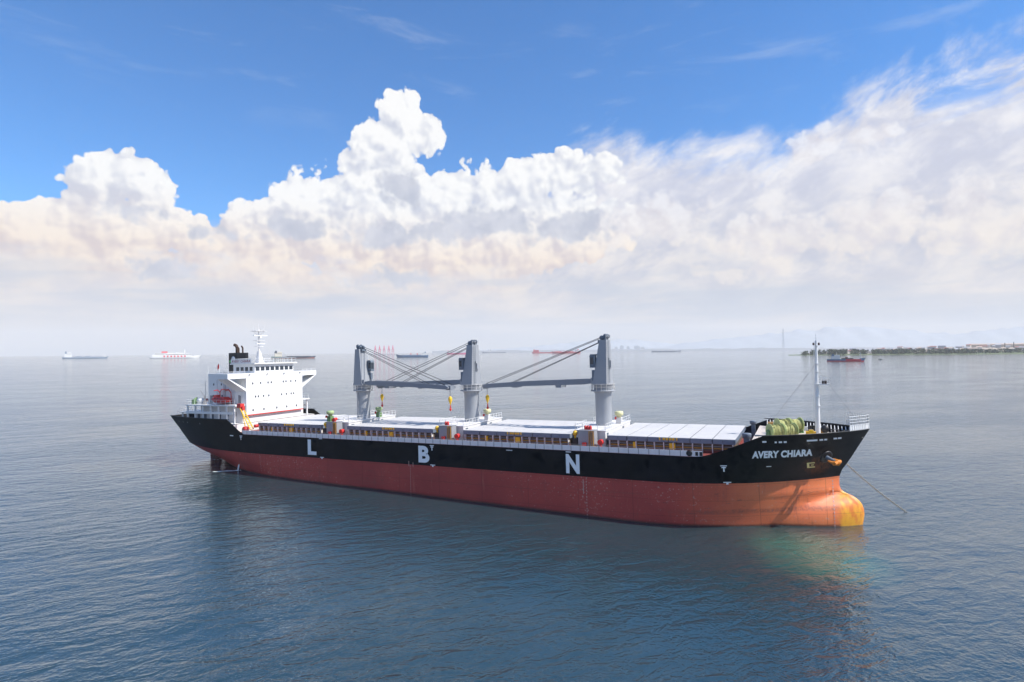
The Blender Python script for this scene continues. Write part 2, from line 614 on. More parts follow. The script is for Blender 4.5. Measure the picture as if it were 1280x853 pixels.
WHITE = mat('white_paint', (0.74, 0.74, 0.73), 0.4, var=0.05, vscale=0.5)
STAYW = mat('stay_white_paint', (0.72, 0.70, 0.68), 0.5)
WHITE2 = mat('deck_white_paint', (0.72, 0.70, 0.68), 0.55, var=0.08, vscale=0.35)
OFFW = mat('bulwark_paint', (0.76, 0.70, 0.70), 0.55, var=0.12, vscale=0.6)
GREY = mat('crane_grey_paint', (0.30, 0.315, 0.335), 0.45, var=0.07, vscale=0.5)
GREYD = mat('dark_grey_paint', (0.12, 0.15, 0.19), 0.5, var=0.08, vscale=0.7)
SKIRT = mat('hatch_side_paint', (0.17, 0.21, 0.27), 0.5, var=0.10, vscale=0.8)
COAM = mat('coaming_paint', (0.13, 0.10, 0.075), 0.6, var=0.25, vscale=1.2)
AMBER = mat('amber_paint', (0.42, 0.22, 0.04), 0.5, var=0.2, vscale=2.0)
YELLOW = mat('yellow_paint', (0.80, 0.48, 0.02), 0.45, var=0.08, vscale=1.5)
RED = mat('red_paint', (0.58, 0.035, 0.03), 0.42, var=0.08, vscale=1.5)
HTOP = mat('hatch_top_paint', (0.56, 0.545, 0.53), 0.6, var=0.16, vscale=0.30)
DKRED = mat('deck_red_paint', (0.22, 0.05, 0.04), 0.6, var=0.15, vscale=0.6)
BLACK = mat('black_paint', (0.012, 0.013, 0.016), 0.45, var=0.15, vscale=0.6)
GLASS = mat('window_glass', (0.02, 0.03, 0.045), 0.08, spec=0.8)
GREEN = mat('green_paint', (0.13, 0.24, 0.09), 0.5, var=0.12, vscale=1.5)
CREAM = mat('vent_cream_paint', (0.66, 0.64, 0.36), 0.5, var=0.08, vscale=1.5)
VENTG = mat('vent_green_paint', (0.36, 0.46, 0.22), 0.5, var=0.1, vscale=1.5)
ROPE = mat('rope_fibre', (0.44, 0.44, 0.18), 0.9, var=0.55, vscale=3.0)
CHAINM = mat('chain_iron', (0.36, 0.33, 0.27), 0.7, var=0.25, vscale=2.0)
ORANGE = mat('orange_paint', (0.62, 0.20, 0.02), 0.5, var=0.25, vscale=2.0)
RUSTY = mat('rusty_iron', (0.07, 0.04, 0.028), 0.8, var=0.3, vscale=1.5)
STEEL = mat('grey_steel', (0.22, 0.22, 0.23), 0.5, var=0.12, vscale=1.5)
WIRE = mat('wire_rope', (0.035, 0.037, 0.042), 0.6)
DRAFT = mat('draught_paint', (0.46, 0.30, 0.27), 0.6)
MARK = mat('mark_white_paint', (0.80, 0.82, 0.84), 0.5, var=0.05, vscale=2.0)

# ------------------------------------------------------------------ the ship
YAW, TRIM = 0.4607, 0.0215
ship = empty('cargo_ship', (4.15, 105.96, 0.0), (0, -TRIM, -YAW))
tag(ship, 'large black and red bulk carrier with three grey deck cranes, anchored in the foreground', 'cargo ship')
SHIP_M = Matrix.Translation((4.15, 105.96, 0.0)) @ Euler((0, -TRIM, -YAW)).to_matrix().to_4x4()

HB = 12.33
ZD = 9.43        # main deck edge
ZB = 5.59        # black / red line


def interp(x, pts):
    if x <= pts[0][0]: return pts[0][1]
    for (a, b), (c, d) in zip(pts[:-1], pts[1:]):
        if x <= c:
            t = (x - a) / (c - a)
            return b + (d - b) * t
    return pts[-1][1]


STEM = [(-4.5, 46.6), (-3.6, 49.2), (-2.4, 50.35), (-.66, 50.8), (0.3, 50.95), (1.16, 50.9), (1.8, 50.7), (2.37, 50.3), (2.75, 49.8), (3.0, 49.35), (3.2, 48.8), (3.5, 48.25), (4.0, 48.02), (4.45, 47.96), (5.2, 47.98),
        (5.95, 48.12), (6.42, 48.34), (7.97, 49.39), (9.43, 50.25), (10.31, 50.76), (11.4, 51.4), (12.5, 52.05)]
TRANS = [(-4.5, -74.0), (-2, -77), (0, -79.5), (1.5, -81.5), (2.4, -83.2), (3.0, -84.6), (4.0, -86.8), (4.8, -88.2), (5.59, -88.6), (7, -89.0), (9.43, -89.8), (12.4, -90.8)]


def fwd_end(z): return interp(z, STEM)
def aft_end(z): return interp(z, TRANS)


def hbr(s, z):
    """half breadth of the hull at station s and height z"""
    bil = 1.0 if z > -2.2 else sqrt(max(0.0, 1 - ((-2.2 - z) / 2.45) ** 2.6))
    w = HB * (0.72 + 0.28 * bil)
    if s > 20:
        hull_end = interp(z, [(-4.5, 46.0), (3.4, 47.9)] + [q for q in STEM if q[0] > 3.4])
        s0 = interp(z, [(-1, 20.5), (5.59, 23.5), (9.43, 28.0), (12.4, 30.5)])
        p = interp(z, [(-1, 1.85), (5.59, 2.12), (9.43, 2.05), (12.4, 2.05)])
        q = interp(z, [(5.59, 1.0), (12.4, 0.86)])
        u = min(1.0, max(0.0, (s - s0) / (hull_end - s0)))
        h = w * max(0.0, 1 - u ** p) ** q
        if z < 3.6 and s > 40:
            e = fwd_end(z)
            u2 = min(1.0, max(0.0, (s - 38.0) / max(0.2, e - 38.0)))
            vert = interp(z, [(-4.5, .55), (-3, .9), (-1, 1.0), (0.8, .98), (1.8, .85), (2.5, .60), (3.0, .36), (3.6, 0.03)])
            b = 5.6 * vert * max(0.0, 1 - u2 ** 1.6) ** 0.8
            k = 0.8
            hh = max(k - abs(h - b), 0) / k
            h = max(h, b) + hh * hh * k * 0.25 * (1 if u2 < .98 else 0)
            if u2 >= 1: h = 0.0
        return h
    if s < -38:
        s0 = interp(z, [(-4.5, -38.0), (1.6, -46.0), (5.59, -56.0), (9.43, -60.0), (12.4, -63.0)])
        se = interp(z, [(-4.5, -74.0), (-2, -77.0), (1.6, -82.0), (3.0, -86.5), (4.2, -93.0), (5.59, -98.0), (9.43, -103.0), (12.4, -108.0)])
        p = interp(z, [(-4.5, 2.0), (1.6, 2.5), (5.59, 2.1), (12.4, 2.4)])
        u = min(1.0, max(0.0, (s0 - s) / (s0 - se)))
        return w * max(0.0, 1 - u ** p)
    return w


def ztop(s):
    if s < -65.3: return 12.35
    if s < -61.3: return 12.35 + (s + 65.3) / 4.0 * (ZD - 12.35)
    if s < 30.5: return ZD
    if s < 37.6:
        t = (s - 30.5) / 7.1
        return ZD + (12.42 - ZD) * (t ** 1.25)
    return 12.42 + 0.05 * (s - 37.6) / 14


def hull_material():
    m = bpy.data.materials.new('hull_paint')
    m.use_nodes = True
    n = NT(m.node_tree)
    b = m.node_tree.nodes['Principled BSDF']
    t = n.node('ShaderNodeTexCoord').outputs['Object']
    sp = n.node('ShaderNodeSeparateXYZ'); n.link(t, sp.inputs[0])
    x, y, z = sp.outputs
    # red bottom paint: broad fading, vertical run marks, waterline scum, plate strakes
    cl = n.noise(t, 0.09, 6, 0.62)
    vert = n.noise(n.vm('MULTIPLY', t, (0.9, 0.9, 0.12)), 0.9, 7, 0.7)
    hori = n.noise(n.vm('MULTIPLY', t, (0.05, 0.05, 1.6)), 1.0, 5, 0.6)
    fine = n.noise(t, 2.6, 5, 0.7)
    red = n.mix(n.ss(cl, 0.30, 0.70), (0.30, 0.036, 0.034), (0.42, 0.056, 0.044))
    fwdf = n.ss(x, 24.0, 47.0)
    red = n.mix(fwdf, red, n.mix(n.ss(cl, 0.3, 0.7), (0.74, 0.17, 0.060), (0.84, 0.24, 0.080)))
    red = n.mix(n.m('MULTIPLY', n.m('MULTIPLY', n.ss(vert, 0.52, 0.70), n.ss(n.noise(t, 0.16, 4, 0.6), 0.42, 0.62)), 0.70), red, (0.20, 0.050, 0.045))
    red = n.mix(n.m('MULTIPLY', n.ss(hori, 0.56, 0.74), 0.40), red, (0.24, 0.06, 0.048))
    red = n.mix(n.m('MULTIPLY', n.ss(vert, 0.40, 0.24), 0.35), red, (0.62, 0.24, 0.17))
    scr = n.noise(n.vm('MULTIPLY', t, (0.35, 0.35, 1.3)), 1.4, 7, 0.75)
    red = n.mix(n.m('MULTIPLY', n.ss(scr, 0.58, 0.68), 0.60), red, (0.12, 0.042, 0.04))
    red = n.mix(n.m('MULTIPLY', n.ss(n.m('ADD', fine, n.m('MULTIPLY', cl, 0.4)), 0.82, 0.90), 0.6), red, (0.55, 0.40, 0.34))
    # dark belt left by the loaded waterline
    zz = n.m('ADD', z, n.m('MULTIPLY', n.m('SUBTRACT', cl, 0.5), 0.8))
    belt = n.m('MULTIPLY', n.m('MULTIPLY', n.ss(zz, 1.0, 1.35), n.ss(zz, 1.95, 1.6)), n.m('MULTIPLY', n.ss(fine, 0.25, 0.75), n.ss(x, 22, 32)))
    red = n.mix(n.m('MULTIPLY', belt, 0.7), red, (0.14, 0.05, 0.04))
    wl = n.m('ADD', n.m('MULTIPLY', x, TRIM), z)
    red = n.mix(n.m('MULTIPLY', n.ss(n.m('ADD', wl, n.m('MULTIPLY', fine, 0.3)), 0.62, 0.18), 0.8), red, (0.035, 0.028, 0.022))
    # ochre growth on the bulb
    bulbm = n.m('MULTIPLY', n.ss(n.m('ADD', x, n.m('MULTIPLY', n.m('SUBTRACT', fine, 0.5), 0.9)), 47.2, 48.4), n.ss(z, 3.9, 3.2))
    och = n.mix(n.ss(n.noise(n.vm('MULTIPLY', t, (1.0, 1.0, .35)), 1.1, 5, 0.6), 0.38, 0.60), (0.70, 0.19, 0.03), (0.85, 0.40, 0.03))
    red = n.mix(bulbm, red, och)
    # plate butts: faint darker vertical and horizontal seams
    sx_ = n.m('ABSOLUTE', n.m('SUBTRACT', n.m('FRACT', n.m('DIVIDE', x, 8.4)), 0.5))
    seam = n.m('MULTIPLY', n.ss(sx_, 0.010, 0.003), 0.30)
    sz_ = n.m('ABSOLUTE', n.m('SUBTRACT', n.m('FRACT', n.m('DIVIDE', n.m('ADD', z, 5.0), 2.3)), 0.5))
    seam = n.m('MAXIMUM', seam, n.m('MULTIPLY', n.ss(sz_, 0.022, 0.008), 0.26))
    # black topsides
    blk = n.mix(n.ss(n.noise(t, 0.25, 5, 0.6), 0.4, 0.7), (0.004, 0.005, 0.007), (0.009, 0.010, 0.013))
    blk = n.mix(n.m('MULTIPLY', n.ss(vert, 0.56, 0.74), 0.45), blk, (0.016, 0.017, 0.020))
    hs = n.m('ADD', n.m('POWER', n.m('DIVIDE', n.m('SUBTRACT', x, 45.2), 2.1), 2.0), n.m('POWER', n.m('DIVIDE', n.m('SUBTRACT', z, 7.7), 1.5), 2.0))
    rst = n.m('MULTIPLY', n.ss(n.m('ADD', hs, n.m('MULTIPLY', n.m('SUBTRACT', fine, 0.5), 1.6)), 1.1, 0.2), n.ss(n.noise(n.vm('MULTIPLY', t, (1.6, 1.6, .5)), 1.2, 5, 0.65), 0.35, 0.62))
    blk = n.mix(n.m('MULTIPLY', rst, 0.85), blk, (0.115, 0.036, 0.014))
    zl = n.m('ADD', z, n.m('MULTIPLY', n.m('SUBTRACT', n.noise(t, 0.5, 3, .5), 0.5), 0.06))
    f = n.ss(zl, ZB - 0.03, ZB + 0.03)
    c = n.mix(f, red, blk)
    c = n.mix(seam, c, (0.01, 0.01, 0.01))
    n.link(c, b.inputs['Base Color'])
    n.link(n.m('SUBTRACT', 0.5, n.m('MULTIPLY', f, 0.32)), b.inputs['Specular IOR Level'])
    n.link(n.m('ADD', 0.42, n.m('MULTIPLY', fine, 0.18)), b.inputs['Roughness'])
    # faint frame-by-frame dishing of the plating
    rib = n.m('SINE', n.m('MULTIPLY', x, 2 * pi / 0.85))
    hgt = n.m('ADD', n.m('MULTIPLY', rib, 0.004), n.m('MULTIPLY', n.noise(t, 0.7, 3, 0.5), 0.03))
    bp = n.node('ShaderNodeBump')
    bp.inputs['Strength'].default_value = 0.8
    n.link(hgt, bp.inputs['Height'])
    n.link(bp.outputs[0], b.inputs['Normal'])
    return m


HULLM = hull_material()


def make_hull():
    zl = [-4.5, -4.35, -3.9, -3.2, -2.4, -1.4, -0.5, 0.4, 1.1, 1.7, 2.2, 2.6, 2.9, 3.1, 3.35, 3.7, 4.2, 4.8, 5.59, 6.5, 7.5, 8.5, ZD]
    # parameter along the length: aft part, straight body, fore part
    na, nm, nf = 34, 14, 52
    m = MB()

    def stations(z):
        a, f = aft_end(z), fwd_end(z)
        out = []
        for i in range(na):
            t = i / na
            out.append(a + (-38 - a) * (t * 0.55 + 0.45 * t * t) if False else a + (-38 - a) * t)
        for i in range(nm):
            out.append(-38 + 58 * i / nm)
        for i in range(nf + 1):
            t = i / nf
            t = 1 - (1 - t) ** 1.7
            out.append(20 + (f - 20) * t)
        return out
    rows = []
    for z in zl:
        rows.append([(s, hbr(s, z), z) for s in stations(z)])
    ns = len(rows[0])
    # bulwarks: upper levels where the sheer rises above the main deck edge
    ups = [0.18, 0.38, 0.58, 0.79, 1.0]
    up_rows = []
    base = rows[-1]
    for k in ups:
        r = []
        for i in range(ns):
            s_b = base[i][0]
            zt = ztop(s_b)
            z = ZD + k * (zt - ZD)
            # follow stem and transom rake
            if i >= na + nm:
                t = (s_b - 20) / (fwd_end(ZD) - 20); s = 20 + (fwd_end(z) - 20) * t
            elif i < na:
                t = (s_b + 38) / (aft_end(ZD) + 38); s = -38 + (aft_end(z) + 38) * t
            else:
                s = s_b
            r.append((s, hbr(s, z), z))
        up_rows.append(r)
    for side in (-1, 1):
        V = []; F = []
        allrows = rows + up_rows
        for r in allrows:
            V += [(s, side * h, z) for s, h, z in r]
        for j in range(len(allrows) - 1):
            for i in range(ns - 1):
                if j >= len(rows) - 1 and allrows[-1][i][2] - ZD < 0.02 and allrows[-1][i + 1][2] - ZD < 0.02:
                    continue
                F.append((j * ns + i, j * ns + i + 1, (j + 1) * ns + i + 1, (j + 1) * ns + i))
        m.add(V, F, 0, True)
    # transom
    allrows = rows + up_rows
    for j in range(len(allrows) - 1):
        a, b = allrows[j][0], allrows[j + 1][0]
        m.add([(a[0], -a[1], a[2]), (a[0], a[1], a[2]), (b[0], b[1], b[2]), (b[0], -b[1], b[2])], [(0, 1, 2, 3)], 0, False)
    # bottom
    r = rows[0]
    V = [(s, -h, z) for s, h, z in r] + [(s, h, z) for s, h, z in r]
    m.add(V, [(i, i + 1, ns + i + 1, ns + i) for i in range(ns - 1)], 0, False)
    # weld
    o = m.build('hull', HULLM, ship, recalc=False)
    bm = bmesh.new(); bm.from_mesh(o.data)
    bmesh.ops.remove_doubles(bm, verts=bm.verts, dist=0.004)
    bmesh.ops.dissolve_degenerate(bm, edges=bm.edges, dist=0.002)
    bmesh.ops.recalc_face_normals(bm, faces=bm.faces)
    for e in bm.edges:
        if len(e.link_faces) == 2 and e.calc_face_angle(0) > radians(38):
            e.smooth = False
    bm.to_mesh(o.data); bm.free()
    return o


make_hull()


def outline(z, s0, s1, n, inset=0.0):
    """(s, half breadth) points of the hull plan at height z"""
    return [(s0 + (s1 - s0) * i / n, max(0.0, hbr(s0 + (s1 - s0) * i / n, z) - inset)) for i in range(n + 1)]


def deck_sheet(name, z, s0, s1, n, inset, mats, thick=0.12):
    pts = outline(z, s0, s1, n, inset)
    m = MB()
    top = [(s, -h, z) for s, h in pts] + [(s, h, z) for s, h in pts]
    bot = [(x, y, z - thick) for x, y, _ in top]
    k = n + 1
    m.add(top, [(i, i + 1, k + i + 1, k + i) for i in range(n)])
    m.add(bot, [(i, k + i, k + i + 1, i + 1) for i in range(n)])
    return m.build(name, mats, ship)


deck_sheet('main_deck', ZD - 0.04, -66.0, 37.0, 60, 0.05, DKRED)
deck_sheet('poop_deck', 11.2, -90.2, -65.5, 30, 0.12, WHITE2)
deck_sheet('forecastle_deck', 11.25, 37.0, 51.0, 40, 0.15, mat('forecastle_paint', (0.60, 0.52, 0.45), 0.6, var=0.15, vscale=0.8))
# walls that close the steps at the ends of poop and forecastle
MB().box(37.0, 37.15, -10.3, 10.3, ZD - .03, 11.13).build('forecastle_front', WHITE2, ship)
MB().box(-65.5, -65.35, -11.9, 11.9, ZD - .03, 11.08).build('poop_front', WHITE2, ship)

# gunwale plate along both sides of the main deck, with stanchion ribs and a top rail
for sd_ in (-1, 1):
    m = MB()
    xs = [-61.4 + i * (92.4 / 62) for i in range(63)]
    for a, b in zip(xs[:-1], xs[1:]):
        ya, yb = sd_ * (hbr(a, ZD) - 0.06), sd_ * (hbr(b, ZD) - 0.06)
        hi = 0.80
        v = [(a, ya, ZD), (b, yb, ZD), (b, yb, ZD + hi), (a, ya, ZD + hi), (a, ya - sd_ * .05, ZD), (b, yb - sd_ * .05, ZD), (b, yb - sd_ * .05, ZD + hi), (a, ya - sd_ * .05, ZD + hi)]
        m.add(v, [(0, 1, 2, 3), (4, 7, 6, 5), (3, 2, 6, 7)], 0)
    g = m.build('gunwale_plate', OFFW, ship)
    r = MB()
    for a in xs:
        y = sd_ * (hbr(a, ZD) - 0.03)
        r.box(a - .035, a + .035, y - .02, y + .02, ZD + .02, ZD + 1.02)
    for a, b in zip(xs[:-1], xs[1:]):
        r.tube((a, sd_ * (hbr(a, ZD) - 0.03), ZD + 1.0), (b, sd_ * (hbr(b, ZD) - .03), ZD + 1.0), .03, .03, 4)
    r.build('guard_rail', STEEL, g)

# bulwark stays (white) inside poop and forecastle
m = MB()
for i in range(30):
    s = 38.2 + i * 0.46
    for sd_ in (-1, 1):
        h = hbr(s, 12.2) - 0.12
        if h < 0.9: continue
        h2 = hbr(s, 11.3) - 0.2
        m.prism([(sd_ * h, 12.3), (sd_ * (h - .05), 12.3), (sd_ * (h2 - 0.85), 11.27), (sd_ * (h2), 11.27)], 'x', s - .05, s + .05)
build_each(m, 'bulwark_stay', WHITE, ship)
for s0_, s1_ in ((37.7, 51.9), (-90.4, -65.4)):
    n_ = 40
    for sd_ in (-1, 1):
        m = MB()
        pts = []
        for i in range(n_ + 1):
            s = s0_ + (s1_ - s0_) * i / n_
            pts.append((s, sd_ * hbr(s, 12.36), ztop(s) + 0.03))
        for a, b in zip(pts[:-1], pts[1:]):
            m.tube(a, b, .07, .07, 5)
        m.build('bulwark_cap', BLACK, ship)

# ------------------------------------------------------------------ hatches
HATCH = [(-60.9, -42.6), (-36.2, -16.0), (-9.8, 10.2), (16.2, 35.0)]
HW = 8.7
for hi, (a, b) in enumerate(HATCH):
    wf = HW if hi < 3 else HW - 0.1
    co = MB()
    co.box(a + .35, b - .35, -wf + .45, wf - .45, ZD - .03, 10.72, 0)
    co.box(a + .30, b - .30, -wf + .40, wf - .40, ZD - .02, 9.72, 1)
    for sd_ in (-1, 1):
        y = sd_ * (wf - .30)
        co.tube((a + .4, y, 10.05), (b - .4, y, 10.05), .10, .10, 6, 2)
        co.tube((a + .4, y, 10.32), (b - .4, y, 10.32), .05, .05, 6, 3)
    coam = co.build('hatch_coaming', [COAM, DKRED, AMBER, GREY], ship)
    st = MB()
    n = int(round((b - a) / 1.42))
    for i in range(n + 1):
        x = a + .4 + (b - a - .8) * i / n
        for sd_ in (-1,):
            st.prism([(sd_ * (wf - .44), 10.70), (sd_ * (wf + .12), 10.70), (sd_ * (wf + .12), 10.55), (sd_ * (wf - .05), 9.45), (sd_ * (wf - .44), 9.45)], 'x', x - .055, x + .055)
    build_each(st, 'coaming_stay', STAYW, coam)
    yb = MB()
    for k, w_ in ((0.53, .85), (0.23, .45)):
        x = a + (b - a) * k
        yb.box(x - w_ / 2, x + w_ / 2, -wf - .02, -wf + .35, 9.72, 10.58)
    build_each(yb, 'valve_box', YELLOW, coam)
    cv = MB()
    npan = 6
    for i in range(npan):
        x0 = a + (b - a) * i / npan + .06; x1 = a + (b - a) * (i + 1) / npan - .06
        cv.box(x0, x1, -wf, wf, 10.74, 11.42, 0)
        cv.box(x0 + .002, x1 - .002, -wf + .03, wf - .03, 11.42, 11.45, 1)
    cv.box(a + .1, b - .1, -wf + .1, wf - .1, 10.76, 11.40, 2)
    # cleats and lifting eyes along the skirt
    for i in range(npan * 2 + 1):
        x = a + .2 + (b - a - .4) * i / (npan * 2)
        cv.box(x - .06, x + .06, -wf - .07, -wf + .0, 11.02, 11.30, 3)
    cov = cv.build('hatch_cover', [SKIRT, HTOP, BLACK, GREYD], ship)
    sg = MB()
    x = a + (b - a) * .50
    for k in range(4):
        sg.box(x - .8 + k * .46, x - .48 + k * .46, -wf - .09, -wf - .003, 11.04, 11.34)
    for k in (-1.25, 1.25):
        sg.box(x + k - .07, x + k + .07, -wf - .09, -wf - .003, 11.0, 11.42)
    sg.build('warning_plate', YELLOW, cov)

# ------------------------------------------------------------------ mast houses
CR = [-39.4, -13.0, 13.1]
for ci, c in enumerate(CR):
    h = MB()
    h.box(c - 2.5, c + 2.5, -7.4, 7.4, ZD - .02, 11.85)
    h.box(c - 2.62, c + 2.62, -7.55, 7.55, 11.85, 11.98)
    mh = h.build('mast_house', WHITE2, ship)
    r = MB()
    for x in (c - 2.5, c + 2.5):
        r.rail([(x, -7.4, 11.98), (x, -1.9, 11.98)], 1.0, 1.1, .04)
        r.rail([(x, 1.9, 11.98), (x, 7.4, 11.98)], 1.0, 1.1, .04)
    r.rail([(c - 2.5, -7.4, 11.98), (c + 2.5, -7.4, 11.98)], 1.0, 1.2, .04)
    r.build('guard_rail', WHITE, mh)
    d = MB()
    d.box(c + 2.5, c + 2.54, -6.6, -5.8, 9.7, 11.5)
    d.box(c + 2.5, c + 2.54, 2.4, 3.2, 9.7, 11.5)
    build_each(d, 'door', GREYD, mh)
    # grey switch locker at the starboard end
    g = MB()
    g.box(c - 1.3, c + 1.35, -9.5, -7.9, 9.9, 12.15)
    g.box(c - 1.36, c + 1.41, -9.56, -7.84, 12.15, 12.22)
    lk = g.build('switch_locker', GREY, ship)
    p = MB()
    for k in range(3):
        p.tube((c + .55 + k * .32, -9.6, 9.7), (c + .55 + k * .32, -9.6, 12.12), .085, .085, 6)
    p.box(c - 1.6, c - .55, -9.9, -9.3, 9.5, 9.82)
    p.box(c + .4, c + 1.7, -9.9, -9.3, 9.5, 9.82)
    p.build('pipe_bank', AMBER, lk)
    q = MB()
    for k in range(3 if ci == 2 else 2):
        q.lathe([(.22, 12.22), (.24, 12.7), (.13, 12.85), (.02, 12.88)], (c - .35 + k * .42, -8.6, 0), 8)
    if ci == 0:
        q.tube((c + .8, -9.7, 12.75), (c + .8, -8.9, 12.75), .3, .3, 10)
    q.box(c - 1.0 + .5, c + .1, -10.0, -9.52, 9.5, 10.35)
    build_each(q, 'hydrant', RED, lk)
    w = MB()
    w.lathe([(.02, -.45), (.3, -.32), (.42, 0), (.3, .32), (.02, .45)], (c - 1.95, -9.0, 11.65), 10)
    w.tube((c - 1.95, -9.0, 9.5), (c - 1.95, -9.0, 11.3), .16, .16, 6)
    build_each(w, 'lamp_float', YELLOW, ship)
    k = MB()
    k.box(c - 2.3, c - 1.5, -9.4, -8.3, 9.45, 10.9)
    k.tube((c + 2.2, -9.4, 10.4), (c + 2.2, -8.6, 10.4), .42, .42, 12, 1)
    k.box(c + 2.05, c + 2.35, -9.2, -8.8, 9.45, 10.1, 1)
    build_each(k, 'hatch_winch', [BLACK, RED], ship)
    # mushroom ventilators
    spots = [(c + 1.9, 2.6, 11.98)]
    if ci == 0: spots.append((c - 1.0, -8.7, 12.22))
    for (x, y, z) in spots:
        v = MB()
        v.box(x - .45, x + .45, y - .45, y + .45, z, z + 1.05, 0)
        v.box(x - .55, x - .35, y - .8, y - .4, z + .75, z + 1.2, 2)
        v.lathe([(.40, z + 1.05), (.42, z + 1.35), (.72, z + 1.4), (.75, z + 1.95), (.6, z + 2.1), (.02, z + 2.15)], (x, y, 0), 14, 1)
        v.build('mushroom_vent', [WHITE2 if ci else GREEN, CREAM if ci else VENTG, RED], ship)

# ------------------------------------------------------------------ cranes


def make_crane():
    """deck crane about its own axis; jib along +x; z measured from the ship's reference"""
    p = MB()
    p.lathe([(1.40, 11.9), (1.38, 12.2), (1.38, 17.2), (1.55, 17.7)], (0, 0, 0), 28)
    p.box(-.12, .12, -1.52, -1.36, 12.0, 17.4)
    ped = p.build('deck_crane', GREY, ship)
    f = MB()
    f.lathe([(1.5, 17.7), (2.08, 17.75), (2.08, 17.92), (1.5, 17.95)], (0, 0, 0), 28)
    f.lathe([(1.56, 17.93), (1.56, 18.75), (1.68, 18.8), (1.68, 19.05)], (0, 0, 0), 28)
    pl = f.build('platform', GREY, ped)
    r = MB()
    ring = [(2.0 * cos(2 * pi * i / 14), 2.0 * sin(2 * pi * i / 14), 17.92) for i in range(15)]
    r.rail(ring, 1.05, 3.0, .035)
    r.build('platform_rail', WHITE2, ped)
    h = MB()
    h.frus((-1.25, 1.25, -1.55, 1.55), (-1.2, 0.05, -1.0, 1.0), 19.05, 26.5)
    h.box(-1.30, 1.45, -1.62, 1.62, 19.0, 19.25)
    h.box(0.9, 1.7, -1.30, -0.85, 19.2, 20.1); h.box(0.9, 1.7, 0.85, 1.30, 19.2, 20.1)
    # ladder on the back and vent boxes on the sides
    h.box(-1.42, -1.2, -.45, .25, 21.6, 23.4)
    h.box(-1.62, -1.4, -.35, .15, 21.8, 23.0)
    hs = h.build('crane_house', GREY, ped)
    l = MB()
    for k in (-.22, .22):
        l.tube((-1.5, .75 + k, 19.2), (-1.42, .55 + k, 26.4), .03, .03, 4)
    for i in range(20):
        z = 19.4 + i * .36
        l.tube((-1.5, .5, z), (-1.5, .95, z), .02, .02, 4)
    l.build('ladder', GREYD, ped)
    s = MB()
    for x, y in ((-.9, -.45), (-.9, .45), (-.25, -.45), (-.25, .45)):
        s.lathe([(.02, -.14), (.42, -.12), (.42, .12), (.02, .14)], (x, y, 26.85 + (.25 if x < -.5 else 0)), 14, 0, 'y')
        s.box(x - .12, x + .12, y - .22, y + .22, 26.45, 26.95)
    s.box(.0, .5, -.55, .55, 26.0, 26.5)
    s.build('sheave_block', GREYD, ped)
    t = MB()
    t.rail([(-1.2, -1.0, 26.5), (-1.2, 1.0, 26.5)], 1.0, 1.0, .03)
    t.build('top_rail', WHITE2, ped)
    c = MB()
    c.box(0.75, 1.65, 0.72, 1.62, 21.8, 23.7)
    c.frus((.8, 1.7, .7, 1.64), (.6, 1.5, .7, 1.64), 23.7, 24.1)
    cab = c.build('cab', GREYD, ped)
    g = MB()
    g.box(1.65, 1.68, .80, 1.54, 22.3, 23.55)
    g.box(.95, 1.55, 1.62, 1.64, 22.4, 23.55); g.box(.95, 1.55, .69, .715, 22.4, 23.55)
    g.build('cab_window', GLASS, cab)
    d = MB()
    d.box(0.9, 1.4, .9, 1.4, 19.6, 21.4)
    d.build('winch_housing', GREYD, ped)
    # jib: tapered box beam, head with sheaves and cheek plates
    j = MB()
    L = 24.0
    prof = [(1.2, 19.30), (1.2, 19.75), (3.0, 20.00), (15, 19.86), (23.4, 19.50), (24.0, 19.25), (24.0, 18.95), (23.2, 18.75), (15, 18.98), (3.0, 19.08)]
    prof = [(a, b - 0.10 - a * 0.018) for a, b in prof]
    for y0, y1 in ((-1.15, -.80), (.80, 1.15)):
        j.prism(prof, 'y', y0, y1)
    for i in range(13):
        x = 2.6 + i * 1.7
        j.box(x - .12, x + .12, -.8, .8, 19.15 - x * .018, 19.5 - x * .018)
        if i < 12:
            j.tube((x, -.8 if i % 2 else .8, 19.32 - x * .018), (x + 1.7, .8 if i % 2 else -.8, 19.30 - x * .018), .07, .07, 5)
    for x in (8.0, 17.0):
        j.box(x - .5, x + .5, -1.1, 1.1, 18.35, 18.95 - x * .012)
    j.box(23.0, 24.2, -.6, .6, 18.1, 18.9)
    j.build('jib', GREYD2, ped)
    w = MB()
    for y in (-.95, -.55, .55, .95):
        far = 23.2 if abs(y) > .7 else 18.0
        w.tube((-.25 if abs(y) > .7 else -.1, y * .55, 27.0 if abs(y) > .7 else 26.3), (far, y, 19.35 - far * .018 + .15), .055, .055, 5)
    build_each(w, 'luffing_wire', WIRE, ped)
    k = MB()
    zt = 18.1
    k.tube((23.6, .18, zt), (23.6, .10, zt - 1.2), .025, .025, 4, 2); k.tube((23.6, -.18, zt), (23.6, -.10, zt - 1.2), .025, .025, 4, 2)
    k.lathe([(.05, zt - 2.9), (.19, zt - 2.5), (.38, zt - 1.9), (.35, zt - 1.5), (.16, zt - 1.25), (.03, zt - 1.2)], (23.6, 0, 0), 12, 0)
    k.tube((23.6, 0, zt - 2.9), (23.6, 0, zt - 3.7), .10, .13, 8, 1)
    k.lathe([(.05, zt - 4.0), (.22, zt - 3.85), (.22, zt - 3.55), (.1, zt - 3.45)], (23.6, 0, 0), 8, 1)
    k.build('hook_block', [YELLOW, RED, WIRE], ped)
    return ped


